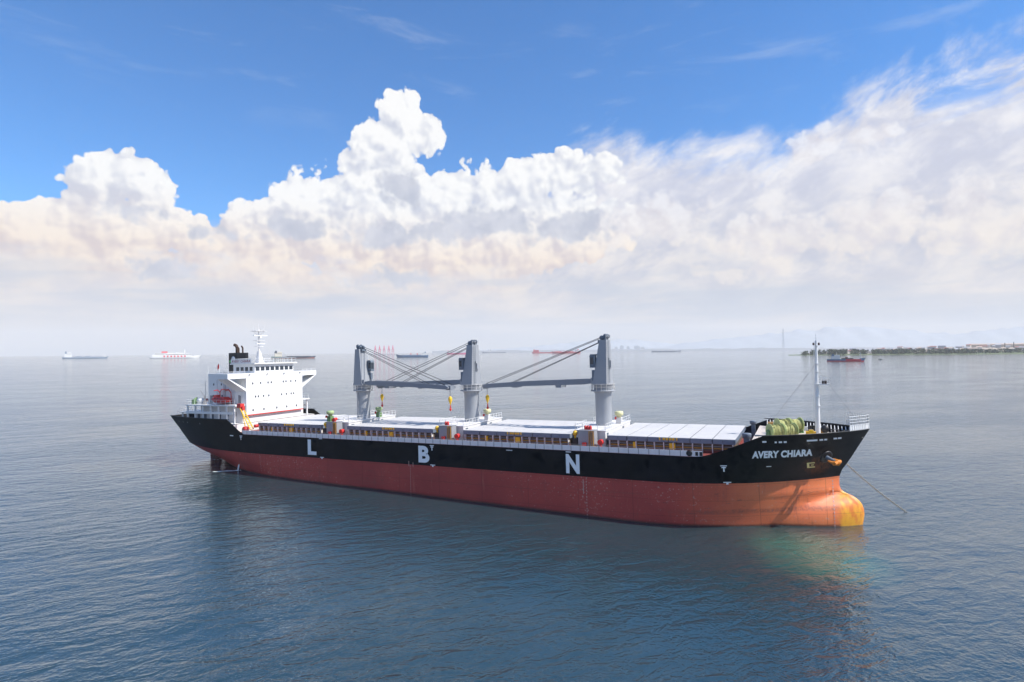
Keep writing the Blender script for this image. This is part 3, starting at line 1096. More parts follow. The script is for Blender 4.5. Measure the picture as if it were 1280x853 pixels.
GREYD2 = mat('jib_grey_paint', (0.21, 0.23, 0.26), 0.5, var=0.08, vscale=0.8)
proto = make_crane()
for i, (c, ang) in enumerate(zip(CR, (radians(-7), radians(180 - 6), radians(180 - 4)))):
    o = proto if i == 0 else copy_tree(proto, ship)
    o.location = (c, 0, 0)
    o.rotation_euler = (0, 0, ang)

# ------------------------------------------------------------------ accommodation block
XF = -65.2
house = None
d = MB()
d.box(-77.6, XF, -8.0, 8.0, 12.75, 22.0)
d.box(-77.0, XF - 2.4, -7.6, 7.6, ZD - .02, 12.75, 1)
# bridge wings with raked brackets
for sd_ in (-1, 1):
    ya, yb = sd_ * 8.0, sd_ * 12.6
    d.box(-68.6, XF, min(ya, yb), max(ya, yb), 20.9, 22.0)
    d.prism([(ya, 18.0), (ya, 18.6), (sd_ * 12.3, 20.95), (sd_ * 12.6, 20.95)] if sd_ > 0 else [(ya, 18.6), (ya, 18.0), (sd_ * 12.6, 20.95), (sd_ * 12.3, 20.95)], 'x', XF - .35, XF)
    d.prism([(ya, 18.0), (ya, 18.6), (sd_ * 12.3, 20.95), (sd_ * 12.6, 20.95)] if sd_ > 0 else [(ya, 18.6), (ya, 18.0), (sd_ * 12.6, 20.95), (sd_ * 12.3, 20.95)], 'x', -68.6, -68.25)
    d.prism([(ya, 18.02), (ya, 18.10), (sd_ * 12.25, 20.9), (sd_ * 12.3, 20.9)] if sd_ > 0 else [(ya, 18.10), (ya, 18.02), (sd_ * 12.3, 20.9), (sd_ * 12.25, 20.9)], 'x', -68.25, XF - .35)
house = d.build('deckhouse', [WHITE, WHITE2], ship)
r = MB()
r.box(XF - .02, XF + .06, -8.05, 8.05, 12.70, 12.92)
r.box(-77.6, XF, -8.06, -8.0, 12.70, 12.84)
r.build('red_band', RED, house)
PORTS = [(y, 19.7, .13) for y in (-6.3, -4.2, -2.15, -1.25, 2.2, 3.0, 4.45, 5.9)] + [(y, 16.75, .13) for y in (-5.6, -4.85, -3.45, -2.0, 1.65, 3.05, 4.5, 5.25)] + \
        [(y, 13.8, .13) for y in (-6.3, -3.4, .2, 3.1, 6.05)]
for (y, z, q) in PORTS:
    w = MB()
    w.box(XF - .02, XF + .015, y - .19, y + .19, z - .24, z + .24)
    w.box(XF + .015, XF + .03, y - .13, y + .13, z - .18, z + .18, 1)
    w.build('window', [STEEL, GLASS], house)
for (x, z) in ((-67.5, 17.0), (-70.2, 19.6), (-73.2, 19.6), (-75.8, 19.6), (-73.0, 17.0), (-76.0, 17.0), (-67.5, 13.9), (-76.0, 13.9)):
    for sd_ in (-1, 1):
        y = sd_ * 8.0
        w = MB()
        w.box(x - .19, x + .19, min(y - sd_ * .02, y + sd_ * .015), max(y - sd_ * .02, y + sd_ * .015), z - .24, z + .24)
        w.box(x - .13, x + .13, min(y + sd_ * .015, y + sd_ * .03), max(y + sd_ * .015, y + sd_ * .03), z - .18, z + .18, 1)
        w.build('window', [STEEL, GLASS], house)
# wheelhouse
w = MB()
w.box(-72.4, XF - .25, -5.5, 5.5, 22.0, 23.95)
wh = w.build('wheelhouse', WHITE, ship)
w = MB()
w.box(-72.8, XF + .45, -6.1, 6.1, 23.95, 24.2)
w.build('roof', WHITE, wh)
for i in range(8):
    y = -4.75 + i * 1.36
    w = MB()
    w.box(XF - .26, XF - .22, y - .50, y + .50, 22.45, 23.35)
    w.build('window', GLASS, wh)
for i in range(4):
    for sd_ in (-1, 1):
        x = -66.6 - i * 1.45
        y = sd_ * 5.5
        w = MB()
        w.box(x - .48, x + .48, min(y - sd_ * .01, y + sd_ * .03), max(y - sd_ * .01, y + sd_ * .03), 22.45, 23.35)
        w.build('window', GLASS, wh)
r = MB()
r.rail([(-72.6, -5.9, 24.2), (XF + .2, -5.9, 24.2), (XF + .2, 5.9, 24.2), (-72.6, 5.9, 24.2), (-72.6, -5.9, 24.2)], 1.05, 1.3, .04)
r.rail([(XF - .1, 8.2, 22.0), (XF - .1, 12.5, 22.0), (-68.4, 12.5, 22.0)], .5, 1.3, .04)
r.rail([(XF - .1, -8.2, 22.0), (XF - .1, -12.5, 22.0), (-68.4, -12.5, 22.0)], .5, 1.3, .04)
r.build('roof_rail', WHITE, wh)
b = MB()
b.box(-72.6, -65.9, -5.99, -5.95, 24.22, 25.1)
board = b.build('name_board', WHITE, wh)


def text_mesh(body, size, weight=0.0, spacing=1.0):
    cu = bpy.data.curves.new('lettering', 'FONT')
    cu.body = body; cu.size = size; cu.offset = weight; cu.space_character = spacing
    cu.resolution_u = 6
    o = bpy.data.objects.new('lettering', cu)
    COL.objects.link(o)
    dg = bpy.context.evaluated_depsgraph_get()
    me = bpy.data.meshes.new_from_object(o.evaluated_get(dg))
    bpy.data.objects.remove(o); bpy.data.curves.remove(cu)
    xs = [v.co.x for v in me.vertices]; ys = [v.co.y for v in me.vertices]
    return me, min(xs), max(xs), min(ys), max(ys)


def lettering(name, body, x0, x1, z0, z1, fn, m, parent, weight=0.0, spacing=1.0, skew=0.0):
    """flat letters fitted in x0..x1, z0..z1 and laid on the surface y = fn(x, z)"""
    me, a, b, c, d = text_mesh(body, 1.0, weight, spacing)
    bm = bmesh.new(); bm.from_mesh(me)
    bmesh.ops.subdivide_edges(bm, edges=[e for e in bm.edges if e.calc_length() > .25], cuts=2)
    for v in bm.verts:
        x = x0 + (v.co.x - a) / (b - a) * (x1 - x0); z = z0 + (v.co.y - c) / (d - c) * (z1 - z0)
        x += skew * (z - z0)
        v.co = Vector((x, fn(x, z), z))
    bm.to_mesh(me); bm.free()
    me.name = name
    me.materials.clear()
    me.materials.append(m)
    return link(bpy.data.objects.new(name, me), parent)


lettering('name_lettering', 'AVERY CHIARA', -72.3, -66.2, 24.38, 24.95, lambda x, z: -6.0, mat('board_letter_red', (0.30, 0.03, 0.05), 0.5), board, 0.012, 1.05)
surf = lambda x, z: -hbr(x, z) - 0.035
surfp = lambda x, z: hbr(x, z) + 0.035
BOLD = 0.045
for ch, x0, x1, z0, z1 in (('L', -42.85, -40.6, 6.12, 9.06), ('B', -16.75, -14.45, 6.08, 8.98), ('N', 10.75, 12.95, 5.95, 8.9)):
    lettering('hull_letter', ch, x0, x1, z0, z1, surf, MARK, ship, BOLD)
lettering('bow_lettering', 'AVERY CHIARA', 37.2, 44.6, 9.25, 10.3, surf, MARK, ship, 0.05, 1.06, skew=0.1)

# hull marks, draught figures and fairleads
m = MB()


def patch(x0, x1, z0, z1):
    n = max(1, int((x1 - x0) / .4))
    for i in range(n):
        a, b = x0 + (x1 - x0) * i / n, x0 + (x1 - x0) * (i + 1) / n
        m.add([(a, surf(a, z0), z0), (b, surf(b, z0), z0), (b, surf(b, z1), z1), (a, surf(a, z1), z1)], [(0, 1, 2, 3)])


for x, z in ((33.6, 8.1), (-13.9, 9.0), (-61.7, 8.95), (11.2, 9.1), (-39.5, 9.2)):
    patch(x - .42, x + .42, z + .05, z + .18)
    if x in (33.6, -13.9, -61.7):
        patch(x - .09, x + .09, z - .75, z - .02); patch(x - .28, x + .28, z - .22, z - .05)
for x in (33.9, -13.8, -39.2):
    patch(x - .5, x + .5, ZB + .12, ZB + .25)
    patch(x - .15, x + .15, ZB - .12, ZB + .1)
patch(-65.2, -64.1, 8.9, 9.12)
patch(0.5, 1.6, 8.95, 9.05); patch(38.9, 39.5, 7.95, 8.05)
m.build('tug_mark', MARK, ship)
m = MB()
for i in range(14):
    z = -1.0 + i * .45
    patch(47.05, 47.17, z, z + .26)
for i in range(13):
    z = -.2 + i * .45
    patch(13.9, 14.0, z, z + .24)
    patch(-18.6, -18.5, z, z + .22)
for i in range(8):
    z = 2.0 + i * .45
    patch(-56.2, -56.1, z, z + .2)
patch(13.4, 13.52, 3.0, 5.2); patch(-18.9, -18.8, 5.3, 6.2); patch(-18.0, -17.9, 5.2, 6.0)
m.build('draught_marks', DRAFT, ship)
m = MB()
x, z = 43.9, 7.8
patch(x, x + 1.0, z + .28, z + .42); patch(x, x + .28, z - .4, z + .28); patch(x + .28, x + 1.0, z - .4, z - .22); patch(x + .5, x + .85, z - .05, z + .08)
m.build('bulb_mark', mat('mark_yellow_paint', (0.75, 0.62, 0.25), 0.5), ship)
for x0, x1, z in ((38.6, 39.1, 11.6), (40.1, 40.35, 11.5), (40.6, 41.0, 11.5), (41.2, 41.55, 11.5), (44.0, 45.3, 11.55), (45.55, 46.0, 11.55), (46.15, 46.5, 11.55), (47.3, 47.75, 11.6), (47.85, 48.3, 11.6)):
    m = MB()
    patch(x0, x1, z - .12, z + .12)
    m.build('fairlead', mat_f if 'mat_f' in globals() else MARK, ship)
for x0 in (-86.5, -84.0, -81.6, -76.0):
    m = MB()
    patch(x0, x0 + .28, 11.0, 11.3)
    m.build('fairlead', STEEL, ship)

# boat deck, poop tiers
t = MB()
t.box(-82.0, XF - .35, -10.6, 10.6, 14.95, 15.22)
t.box(-85.6, -77.0, -9.6, 9.6, 13.25, 13.45)
bd = t.build('boat_deck', WHITE, ship)
t = MB()
t.box(-79.5, XF - .5, -8.6, 8.6, 11.2, 14.95)
t.box(-84.0, -79.5, -7.0, 7.0, 11.2, 13.25)
t.build('poop_house', WHITE2, ship)
t = MB()
for x in (-81.6, -79.0, -76.4, -73.8, -71.2, -68.6, -66.2):
    for sd_ in (-1, 1):
        t.box(x - .14, x + .14, sd_ * 10.3 - .14, sd_ * 10.3 + .14, 11.2, 14.95)
for x in (-85.2, -83.2):
    for sd_ in (-1, 1):
        t.box(x - .12, x + .12, sd_ * 9.1 - .12, sd_ * 9.1 + .12, 11.2, 13.25)
t.box(-82.0, -66.5, -10.56, -10.5, 13.2, 13.75); t.box(-82.0, -66.5, 10.5, 10.56, 13.2, 13.75)
build_each(t, 'deck_pillar', WHITE, ship)
for x in (-68.2, -70.6, -73.2, -75.6, -78.0):
    w = MB()
    w.box(x - .5, x + .5, -8.64, -8.58, 11.6 if x < -72 else 12.6, 13.6)
    w.build('door' if x < -72 else 'window', [GREYD], ship)
for x in (-80.6, -82.4):
    w = MB()
    w.box(x - .4, x + .4, -7.05, -6.98, 11.4, 12.9)
    w.build('door', GREYD, ship)
r = MB()
r.rail([(XF - .6, -10.5, 15.22), (-81.9, -10.5, 15.22), (-81.9, 10.5, 15.22), (XF - .6, 10.5, 15.22)], 1.05, 1.4, .035)
r.rail([(-85.5, -9.5, 13.45), (-85.5, 9.5, 13.45)], 1.0, 1.4, .035)
r.rail([(-80.0, -9.5, 13.45), (-85.5, -9.5, 13.45)], 1.0, 1.4, .035)
r.build('guard_rail', WHITE, bd)
t = MB()
for x in (-66.6, -69.0, -74.6):
    t.tube((x, -8.08, 15.3), (x, -8.08, 20.6), .05, .05, 5)
build_each(t, 'downpipe', WHITE2, house)
t = MB()
for k in (-.25, .25):
    t.tube((-72.0 + k, -8.14, 15.3), (-72.0 + k, -8.14, 22.6), .035, .035, 4)
for i in range(22):
    t.tube((-72.25, -8.14, 15.5 + i * .32), (-71.75, -8.14, 15.5 + i * .32), .02, .02, 4)
t.build('ladder', STEEL, house)
for x in (-67.3, -76.6):
    t = MB()
    t.box(x - .4, x + .4, -8.06, -8.0, 15.3, 17.1)
    t.build('door', STEEL, house)
t = MB()
for y in (-7.2, -2.4, 2.4, 7.2):
    t.box(XF, XF + .3, y - .12, y + .12, 21.55, 21.75)
build_each(t, 'flood_lamp', STEEL, house)
t = MB()
t.lathe([(.26, -.07), (.42, -.05), (.42, .05), (.26, .07)], (29.2, -hbr(29.2, ZD) + .06, ZD + .45), 14, 0, 'y')
for x in (30.2, 30.75):
    t.box(x - .18, x + .18, -hbr(x, ZD) + .03, -hbr(x, ZD) + .1, ZD + .12, ZD + .66)
build_each(t, 'freeing_port', BLACK, ship)
# aft engine casing and the small upper deck behind the wheelhouse
t = MB()
t.box(-80.5, -77.6, -4.2, 4.2, 15.22, 19.6)
t.box(-79.6, -72.4, -4.6, 4.6, 21.98, 22.1)
t.build('engine_casing', WHITE2, ship)
# red life buoys on the aft rail, small gear, green winch
t = MB()
for x, y in ((-81.95, -8.6), (-81.95, -6.4), (-81.95, -5.2)):
    t.lathe([(.24, -.06), (.40, -.04), (.40, .04), (.24, .06)], (x - .06, y, 15.8), 12, 0, 'x')
build_each(t, 'life_buoy', RED, ship)
t = MB()
t.lathe([(.02, -.75), (.55, -.7), (.55, .7), (.02, .75)], (-79.6, -8.6, 15.95), 14, 0, 'x')
t.box(-80.4, -79.0, -9.0, -8.2, 15.22, 15.5)
t.build('life_raft', WHITE, ship)
t = MB()
t.box(-81.2, -80.5, -9.6, -8.5, 15.22, 16.3); t.tube((-80.8, -9.5, 16.1), (-80.8, -8.6, 16.6), .2, .2, 8)
t.build('deck_winch', GREEN, ship)
t = MB()
t.tube((-77.2, -9.3, 15.22), (-77.2, -9.3, 17.2), .14, .12, 8); t.tube((-77.2, -9.3, 17.1), (-78.2, -9.6, 18.4), .08, .06, 6); t.box(-77.5, -76.9, -9.6, -9.0, 15.22, 16.0)
t.tube((-79.2, -7.6, 15.22), (-79.2, -7.6, 20.4), .05, .04, 6); t.tube((-79.2, -7.6, 19.6), (-80.6, -7.9, 19.6), .03, .03, 5)
t.build('stores_davit', STEEL, ship)
# red boat davit
t = MB()
for x in (-73.2, -69.6):
    t.path([(x, -8.3, 15.22), (x, -8.4, 17.8), (x, -9.0, 18.4), (x, -9.9, 18.3)], .09, 8)
t.path([(-73.2, -8.4, 17.8), (-72.6, -8.5, 18.5), (-70.2, -8.5, 18.5), (-69.6, -8.4, 17.8)], .09, 8)
t.build('boat_davit', RED, ship)
# ensign on a short staff at the bridge wing
t = MB()
t.tube((-77.0, -5.6, 22.0), (-77.0, -5.6, 24.6), .04, .03, 6)
t.tube((-78.2, -7.6, 22.0), (-78.2, -7.6, 23.8), .04, .03, 6)
build_each(t, 'flag_staff', WHITE, ship)
t = MB()
for i in range(6):
    x0, x1 = -77.05 - i * .12, -77.05 - (i + 1) * .12
    a, b2 = .08 * sin(i * 1.2), .08 * sin((i + 1) * 1.2)
    t.add([(x0, -5.6 + a, 24.5 - i * .16), (x1, -5.6 + b2, 24.5 - (i + 1) * .16), (x1, -5.6 + b2, 23.4 - (i + 1) * .16), (x0, -5.6 + a, 23.4 - i * .16)], [(0, 1, 2, 3)])
t.build('flag', RED, ship, recalc=False)
# funnel
f = MB()
pr = [(-78.9, -1.5), (-78.6, -1.85), (-76.4, -1.85), (-76.0, -1.5), (-76.0, 1.5), (-76.4, 1.85), (-78.6, 1.85), (-78.9, 1.5)]
f.prism(pr, 'z', 21.9, 26.75)
fu = f.build('funnel', BLACK, ship)
f = MB()
f.lathe([(.02, 0), (.62, .01), (.62, .03), (.02, .04)], (-77.0, -1.90, 25.3), 18, 0, 'y')
f.build('white_emblem', WHITE, fu)
f = MB()
f.box(-78.4, -76.5, -1.885, -1.86, 24.5, 24.95)
f.build('green_emblem', mat('emblem_green', (0.15, 0.50, 0.12), .5), fu)
f = MB()
f.path([(-77.6, -.3, 26.7), (-77.6, -.3, 28.0), (-77.9, -.3, 28.5), (-78.5, -.3, 28.7)], .36, 12)
f.path([(-76.9, .7, 26.7), (-76.9, .7, 27.9), (-77.3, .7, 28.4)], .18, 8)
f.path([(-76.6, -.6, 26.7), (-76.6, -.6, 27.7), (-76.9, -.6, 28.1)], .16, 8)
f.build('exhaust_pipe', RUSTY, fu)
# radar mast
f = MB()
f.frus((-71.2, -69.8, -.7, .7), (-70.75, -70.25, -.25, .25), 24.2, 27.0)
f.tube((-70.5, 0, 27), (-70.5, 0, 32.2), .16, .12, 8)
for z, w_ in ((28.0, .9), (29.4, 1.1), (31.6, 1.6)):
    f.box(-70.5 - w_ * .6, -70.5 + w_ * .6, -w_, w_, z, z + .08)
f.tube((-70.5, -1.6, 31.7), (-70.5, -1.6, 32.9), .06, .05, 6); f.tube((-70.5, 1.4, 31.7), (-70.5, 1.4, 33.1), .06, .05, 6)
for sd_ in (-1, 1):
    f.tube((-70.5, sd_ * 1.5, 31.6), (-70.5, 0, 30.4), .05, .05, 5)
f.tube((-70.6, 0, 32.2), (-70.6, 0, 33.4), .05, .04, 5)
rm = f.build('radar_mast', WHITE2, ship)
f = MB()
f.box(-70.1, -69.8, -1.9, 1.9, 30.5, 30.72); f.box(-70.2, -69.8, -.25, .25, 30.1, 30.5); f.box(-70.1, -69.85, -1.2, 1.2, 28.6, 28.8)
f.build('radar_scanner', WHITE, rm)
# rudder
f = MB()
f.prism([(-88.4, -3.6), (-84.2, -3.6), (-84.4, 3.2), (-87.6, 3.6)], 'y', -.28, .28)
f.prism([(-86.2, 3.0), (-85.2, 3.0), (-84.8, 4.9), (-87.2, 4.9)], 'y', -.35, .35)
f.build('rudder', DKRED, ship)
# yellow inclined ladder with a red winch head at the break of the poop
f = MB()
for y in (-10.9, -10.1):
    f.path([(-63.9, y, 15.0), (-60.6, y, 10.3)], .12, 6)
for i in range(13):
    k = i / 12
    f.tube((-63.9 + 3.3 * k, -10.9, 15 - 4.7 * k), (-63.9 + 3.3 * k, -10.1, 15 - 4.7 * k), .07, .07, 5)
f.path([(-63.9, -10.5, 15), (-63.0, -10.5, 12.0), (-62.2, -10.5, 9.5)], .1, 6)
yl = f.build('inclined_ladder', YELLOW, ship)
f = MB()
f.box(-64.5, -63.4, -11.0, -10.0, 14.7, 15.6); f.box(-63.6, -63.0, -10.8, -10.2, 14.2, 15.0)
f.build('ladder_winch', RED, yl)
f = MB()
f.lathe([(.02, -.5), (.55, -.45), (.55, .45), (.02, .5)], (-61.9, -11.0, 10.3), 14, 0, 'y')
f.lathe([(.02, -.4), (.35, -.38), (.35, .38), (.02, .4)], (-60.0, -9.9, 10.9), 12, 0, 'y')
f.build('hose_drum', RED, ship)

# ------------------------------------------------------------------ forecastle gear
f = MB()
f.tube((45.5, 0, 11.25), (45.6, 0, 19.0), .36, .29, 14)
f.tube((45.6, 0, 19.0), (45.75, 0, 25.2), .26, .16, 14)
f.tube((45.75, 0, 25.2), (45.75, 0, 26.2), .05, .04, 6)
for z, w_ in ((24.4, .45), (21.8, .55), (20.6, .4), (17.0, .5), (15.6, .35)):
    f.box(45.4, 46.0, -w_, w_, z, z + .06)
fm = f.build('foremast', WHITE, ship)
f = MB()
f.box(45.3, 47.3, -.55, .55, 18.75, 18.86)
f.rail([(45.9, -.5, 18.86), (47.2, -.5, 18.86), (47.2, .5, 18.86), (45.9, .5, 18.86)], .8, .65, .03)
f.tube((45.3, -.5, 22.0), (45.5, -.5, 25.0), .03, .03, 4); f.tube((45.3, .1, 22.0), (45.5, .1, 25.0), .03, .03, 4)
for i in range(9):
    f.tube((45.3 + i * .02, -.5, 22 + i * .35), (45.3 + i * .02, .1, 22 + i * .35), .02, .02, 4)
f.build('mast_platform', WHITE, fm)
f = MB()
f.box(46.3, 46.9, -.3, .3, 18.86, 19.35); f.lathe([(.02, 24.5), (.14, 24.55), (.14, 24.85), (.02, 24.9)], (46.1, .3, 0), 8); f.lathe([(.02, 24.5), (.14, 24.55), (.14, 24.85), (.02, 24.9)], (45.4, -.3, 0), 8)
f.build('mast_lamp', RUSTY, fm)
f = MB()
f.tube((45.75, 0, 22.0), (38.4, -7.5, 11.6), .018, .018, 4); f.tube((45.75, 0, 22.0), (38.4, 7.5, 11.6), .018, .018, 4)
f.tube((45.75, 0, 21.0), (51.2, 0, 12.6), .018, .018, 4)
build_each(f, 'mast_stay', STEEL, fm)


def rope_drum(x, y, n=2, seed=0):
    """mooring winch standing askew: flanged drums full of rope on one shaft"""
    rr = random.Random(seed)
    w = MB(); L = 0.0
    segs = []
    for i in range(n):
        z0 = i * 2.25
        prof = []
        for k in range(15):
            h = z0 + .12 + k * .135
            prof.append((.80 + .10 * rr.random() + (.07 if k % 2 else -.05), h))
        w.lathe([(.3, z0 + .11)] + prof + [(.3, prof[-1][1] + .01)], (0, 0, 0), 22, 0, 'y')
        for e in (0.0, 2.06):
            w.lathe([(.90, z0 + e), (1.22, z0 + e), (1.26, z0 + e + .03), (1.26, z0 + e + .09), (1.22, z0 + e + .12), (.90, z0 + e + .12)], (0, 0, 0), 26, 1, 'y')
            w.lathe([(.12, z0 + e + .03), (.91, z0 + e + .03), (.91, z0 + e + .09), (.12, z0 + e + .09)], (0, 0, 0), 22, 2, 'y')
            for q_ in range(6):
                t_ = q_ * pi / 3
                w.tube((.25 * cos(t_), z0 + e + .02, .25 * sin(t_)), (1.0 * cos(t_), z0 + e + .02, 1.0 * sin(t_)), .06, .06, 4, 1)
        for k in range(9):
            yy = z0 + .25 + 1.7 * rr.random(); tl = rr.uniform(-.35, .35); r_ = rr.uniform(.86, 1.08); ph = rr.uniform(0, 6)
            pts = [(r_ * cos(ph + j * .42), yy + tl * sin(j * .42), r_ * sin(ph + j * .42)) for j in range(rr.randint(8, 15))]
            w.path(pts, .055, 5, 0)
        w.box(-.95, .95, z0 + .2, z0 + .5, -1.46, -1.2, 2); w.box(-.95, .95, z0 + 1.6, z0 + 1.9, -1.46, -1.2, 2)
    w.tube((0, -.5, 0), (0, n * 2.25 + .3, 0), .2, .2, 10, 2)
    for e in (-.35, n * 2.25 - .1):
        w.prism([(-.85, -1.46), (.85, -1.46), (.22, .28), (-.22, .28)], 'y', e, e + .18, 2)
    w.build('mooring_winch', [ROPE, ROPE2, GREEN], ship, loc=(x, y, 12.5), rot=(0, 0, radians(-58))).scale = (.86, .86, .86)


ROPE2 = mat('drum_flange_paint', (0.46, 0.52, 0.20), 0.6, var=0.45, vscale=2.5)
rope_drum(39.3, -6.2, 2, 1)
rope_drum(40.0, 1.2, 2, 2)
f = MB()
f.lathe([(.02, -.6), (.5, -.55), (.5, .55), (.02, .6)], (44.6, -2.6, 12.0), 12, 0, 'y'); f.box(43.9, 45.2, -3.6, -3.1, 11.26, 12.3, 1); f.box(44.0, 45.0, -1.9, -1.5, 11.26, 12.2, 0)
f.tube((44.6, -4.0, 12.1), (44.6, -1.0, 12.1), .18, .18, 8, 1)
f.box(44.3, 44.9, -4.4, -4.0, 11.26, 12.6, 1)
f.lathe([(.02, -.5), (.55, -.45), (.55, .45), (.02, .5)], (46.5, 2.4, 12.0), 12, 0, 'y')
f.build('anchor_windlass', [BLACK, YELLOW], ship)
f = MB()
for x, y in ((41.9, -7.2), (44.6, 5.6), (47.5, -1.6), (47.5, 1.6), (48.8, 0.8), (48.8, -.8)):
    for k in (0, .55):
        f.lathe([(.2, 11.26), (.2, 11.95), (.26, 12.0), (.26, 12.08), (.02, 12.1)], (x + k, y, 0), 10)
build_each(f, 'bollard', BLACK, ship)
f = MB()
f.box(42.4, 44.2, 6.0, 6.5, 11.26, 11.8); f.box(38.2, 39.0, -8.6, -7.0, 11.26, 12.0); f.box(45.6, 46.8, 3.2, 4.2, 11.26, 11.9, 1); f.box(38.4, 39.4, 7.4, 8.4, 11.26, 12.2, 1)
build_each(f, 'deck_locker', [WHITE, AMBER], ship)
f = MB()
f.lathe([(.05, 0), (.5, .05), (.55, .5), (.5, .6), (.02, .62)], (36.2, 7.6, 11.8), 12); f.box(35.9, 36.5, 7.3, 7.9, ZD, 11.85)
f.lathe([(.05, 0), (.6, .05), (.65, .6), (.6, .7), (.02, .72)], (36.4, -7.6, 11.6), 12); f.box(36.0, 36.8, -8.0, -7.2, ZD, 11.65)
f.build('deck_vent', GREYD, ship)
# white bow rail
f = MB()
pts = []
for i in range(13):
    k = -1 + 2 * i / 12
    s = 52.0 - 2.6 * abs(k) ** 1.5
    pts.append((s, math.copysign(hbr(min(s, 51.9), 12.4) + .02, k) if abs(k) > .01 else 0.0, 12.45))
f.rail(pts, 2.0, .42, .055, 0, (1.0, .8, .6, .4))
for a, b in zip(pts[:-1], pts[1:]):
    f.add([a, b, (b[0], b[1], b[2] + .85), (a[0], a[1], a[2] + .85)], [(0, 1, 2, 3)])
f.build('bow_rail', WHITE, ship)
# anchor in its hawse, with the recess ring
hz, hx = 8.9, 46.3
hy = -hbr(hx, hz)
f = MB()
f.lathe([(.02, -.15), (.85, -.1), (1.0, .0), (.85, .14), (.6, .10), (.02, .05)], (0, 0, 0), 20, 0)
ring = f.build('hawse_ring', BLACK, ship, loc=(hx, hy - .02, hz))
nrm = Vector((0.55, -0.72, -0.42)).normalized()
ring.rotation_euler = nrm.to_track_quat('Z', 'Y').to_euler()
f = MB()
a0 = Vector((hx + .05, hy - .1, hz)); a1 = a0 + Vector((1.25, -.55, -.62))
f.tube(a0, a1, .28, .24, 8, 0)
dr = (a1 - a0).normalized(); up = Vector((.35, -.2, .9)).normalized(); cr = dr.cross(up).normalized()
f.tube(a1 - cr * .95, a1 + cr * .95, .27, .27, 8, 1)
for sg_ in (-1, 1):
    b0_ = a1 + cr * (.72 * sg_)
    f.tube(b0_, b0_ - dr * 1.15 + nrm * .35 + cr * (.15 * sg_), .3, .1, 6, 1)
f.lathe([(.02, -.2), (.4, -.15), (.4, .15), (.02, .2)], tuple(a1 + dr * .05), 10, 1, 'y')
f.build('anchor', [GREYD, ORANGE], ship)
# anchor cable from the port hawse down into the sea
p0 = Vector((47.6, 2.9, 8.5)); p1 = Vector((57.6, 10.4, -1.6))
L = (p1 - p0).length
nl = int(L / .42)
ln = MB()


def chain_link(c, d, u, ln):
    v = d.cross(u).normalized()
    pts = []
    for i in range(10):
        t = 2 * pi * i / 10
        pts.append(c + d * (.28 * cos(t)) + u * (.125 * sin(t)))
    pts.append(pts[0])
    ln.path(pts, .042, 5)


dirv = (p1 - p0).normalized()
ua = dirv.orthogonal().normalized(); ub = dirv.cross(ua)
for i in range(nl):
    k = i / (nl - 1)
    c = p0.lerp(p1, k) + Vector((0, 0, -0.75 * sin(pi * k) * .6))
    chain_link(c, dirv, ua if i % 2 else ub, ln)
ln.build('anchor_chain', CHAINM, ship)

# ------------------------------------------------------------------ lifeboat (hangs on the ship: a thing of its own)
lb = empty('lifeboat')
lb.matrix_world = SHIP_M @ Matrix.Translation((-71.4, -9.35, 15.75))
tag(lb, 'red enclosed lifeboat hanging on the boat deck beside the white deckhouse', 'lifeboat')
f = MB()
secs = []
for i in range(15):
    k = -1 + 2 * i / 14
    w_ = 1.05 * (1 - abs(k) ** 3.2) ** .6 + .02
    zb_ = -.35 + .55 * abs(k) ** 3
    zt_ = .55 + .12 * abs(k) ** 2
    secs.append([(k * 2.7, w_ * a_, zb_ + (zt_ - zb_) * b_) for a_, b_ in ((0, 0), (.55, .12), (.9, .5), (1, 1), (-1, 1), (-.9, .5), (-.55, .12))])
V = [p for s_ in secs for p in s_]
n = 7
f.add(V, [(i * n + j, i * n + (j + 1) % n, (i + 1) * n + (j + 1) % n, (i + 1) * n + j) for i in range(14) for j in range(n)], 0, True)
f.build('hull', RED, lb)
f = MB()
f.frus((-2.3, 2.0, -.95, .95), (-1.9, 1.5, -.55, .55), .56, 1.15)
f.frus((-2.1, -1.0, -.55, .55), (-1.9, -1.2, -.4, .4), 1.15, 1.6)
f.build('canopy', RED, lb)
f = MB()
for x in (-1.2, -.3, .6):
    f.box(x - .22, x + .22, -.86, -.80, .72, .95)
f.build('window', GLASS, lb)
# ------------------------------------------------------------------ the roads beyond: ships, shore, town, hills
HOR_Y = 439.0


def ground(px, dist):
    """world x, y of a bearing (read off the photograph) at a ground distance ahead"""
    return (px - 640) / FPX * dist, dist


HAZY = lambda nm, c, r=0.6: mat(nm, c, r, var=0.06, vscale=0.05)
F_WHITE = HAZY('far_white', (0.74, 0.73, 0.70)); F_BLUE = HAZY('far_blue', (0.05, 0.13, 0.24)); F_NAVY = HAZY('far_navy', (0.03, 0.05, 0.08))
F_RED = HAZY('far_red', (0.70, 0.03, 0.05)); F_ORANGE = HAZY('far_orange', (0.50, 0.12, 0.05)); F_GREEN = HAZY('far_green', (0.03, 0.12, 0.10)); F_GREY = HAZY('far_grey', (0.30, 0.32, 0.36))
F_PALE = HAZY('far_pale_blue', (0.20, 0.26, 0.34)); F_TAN = HAZY('far_tan', (0.45, 0.38, 0.30)); F_PINK = HAZY('far_magenta', (0.72, 0.05, 0.18)); F_DARK = HAZY('far_dark', (0.05, 0.055, 0.06))


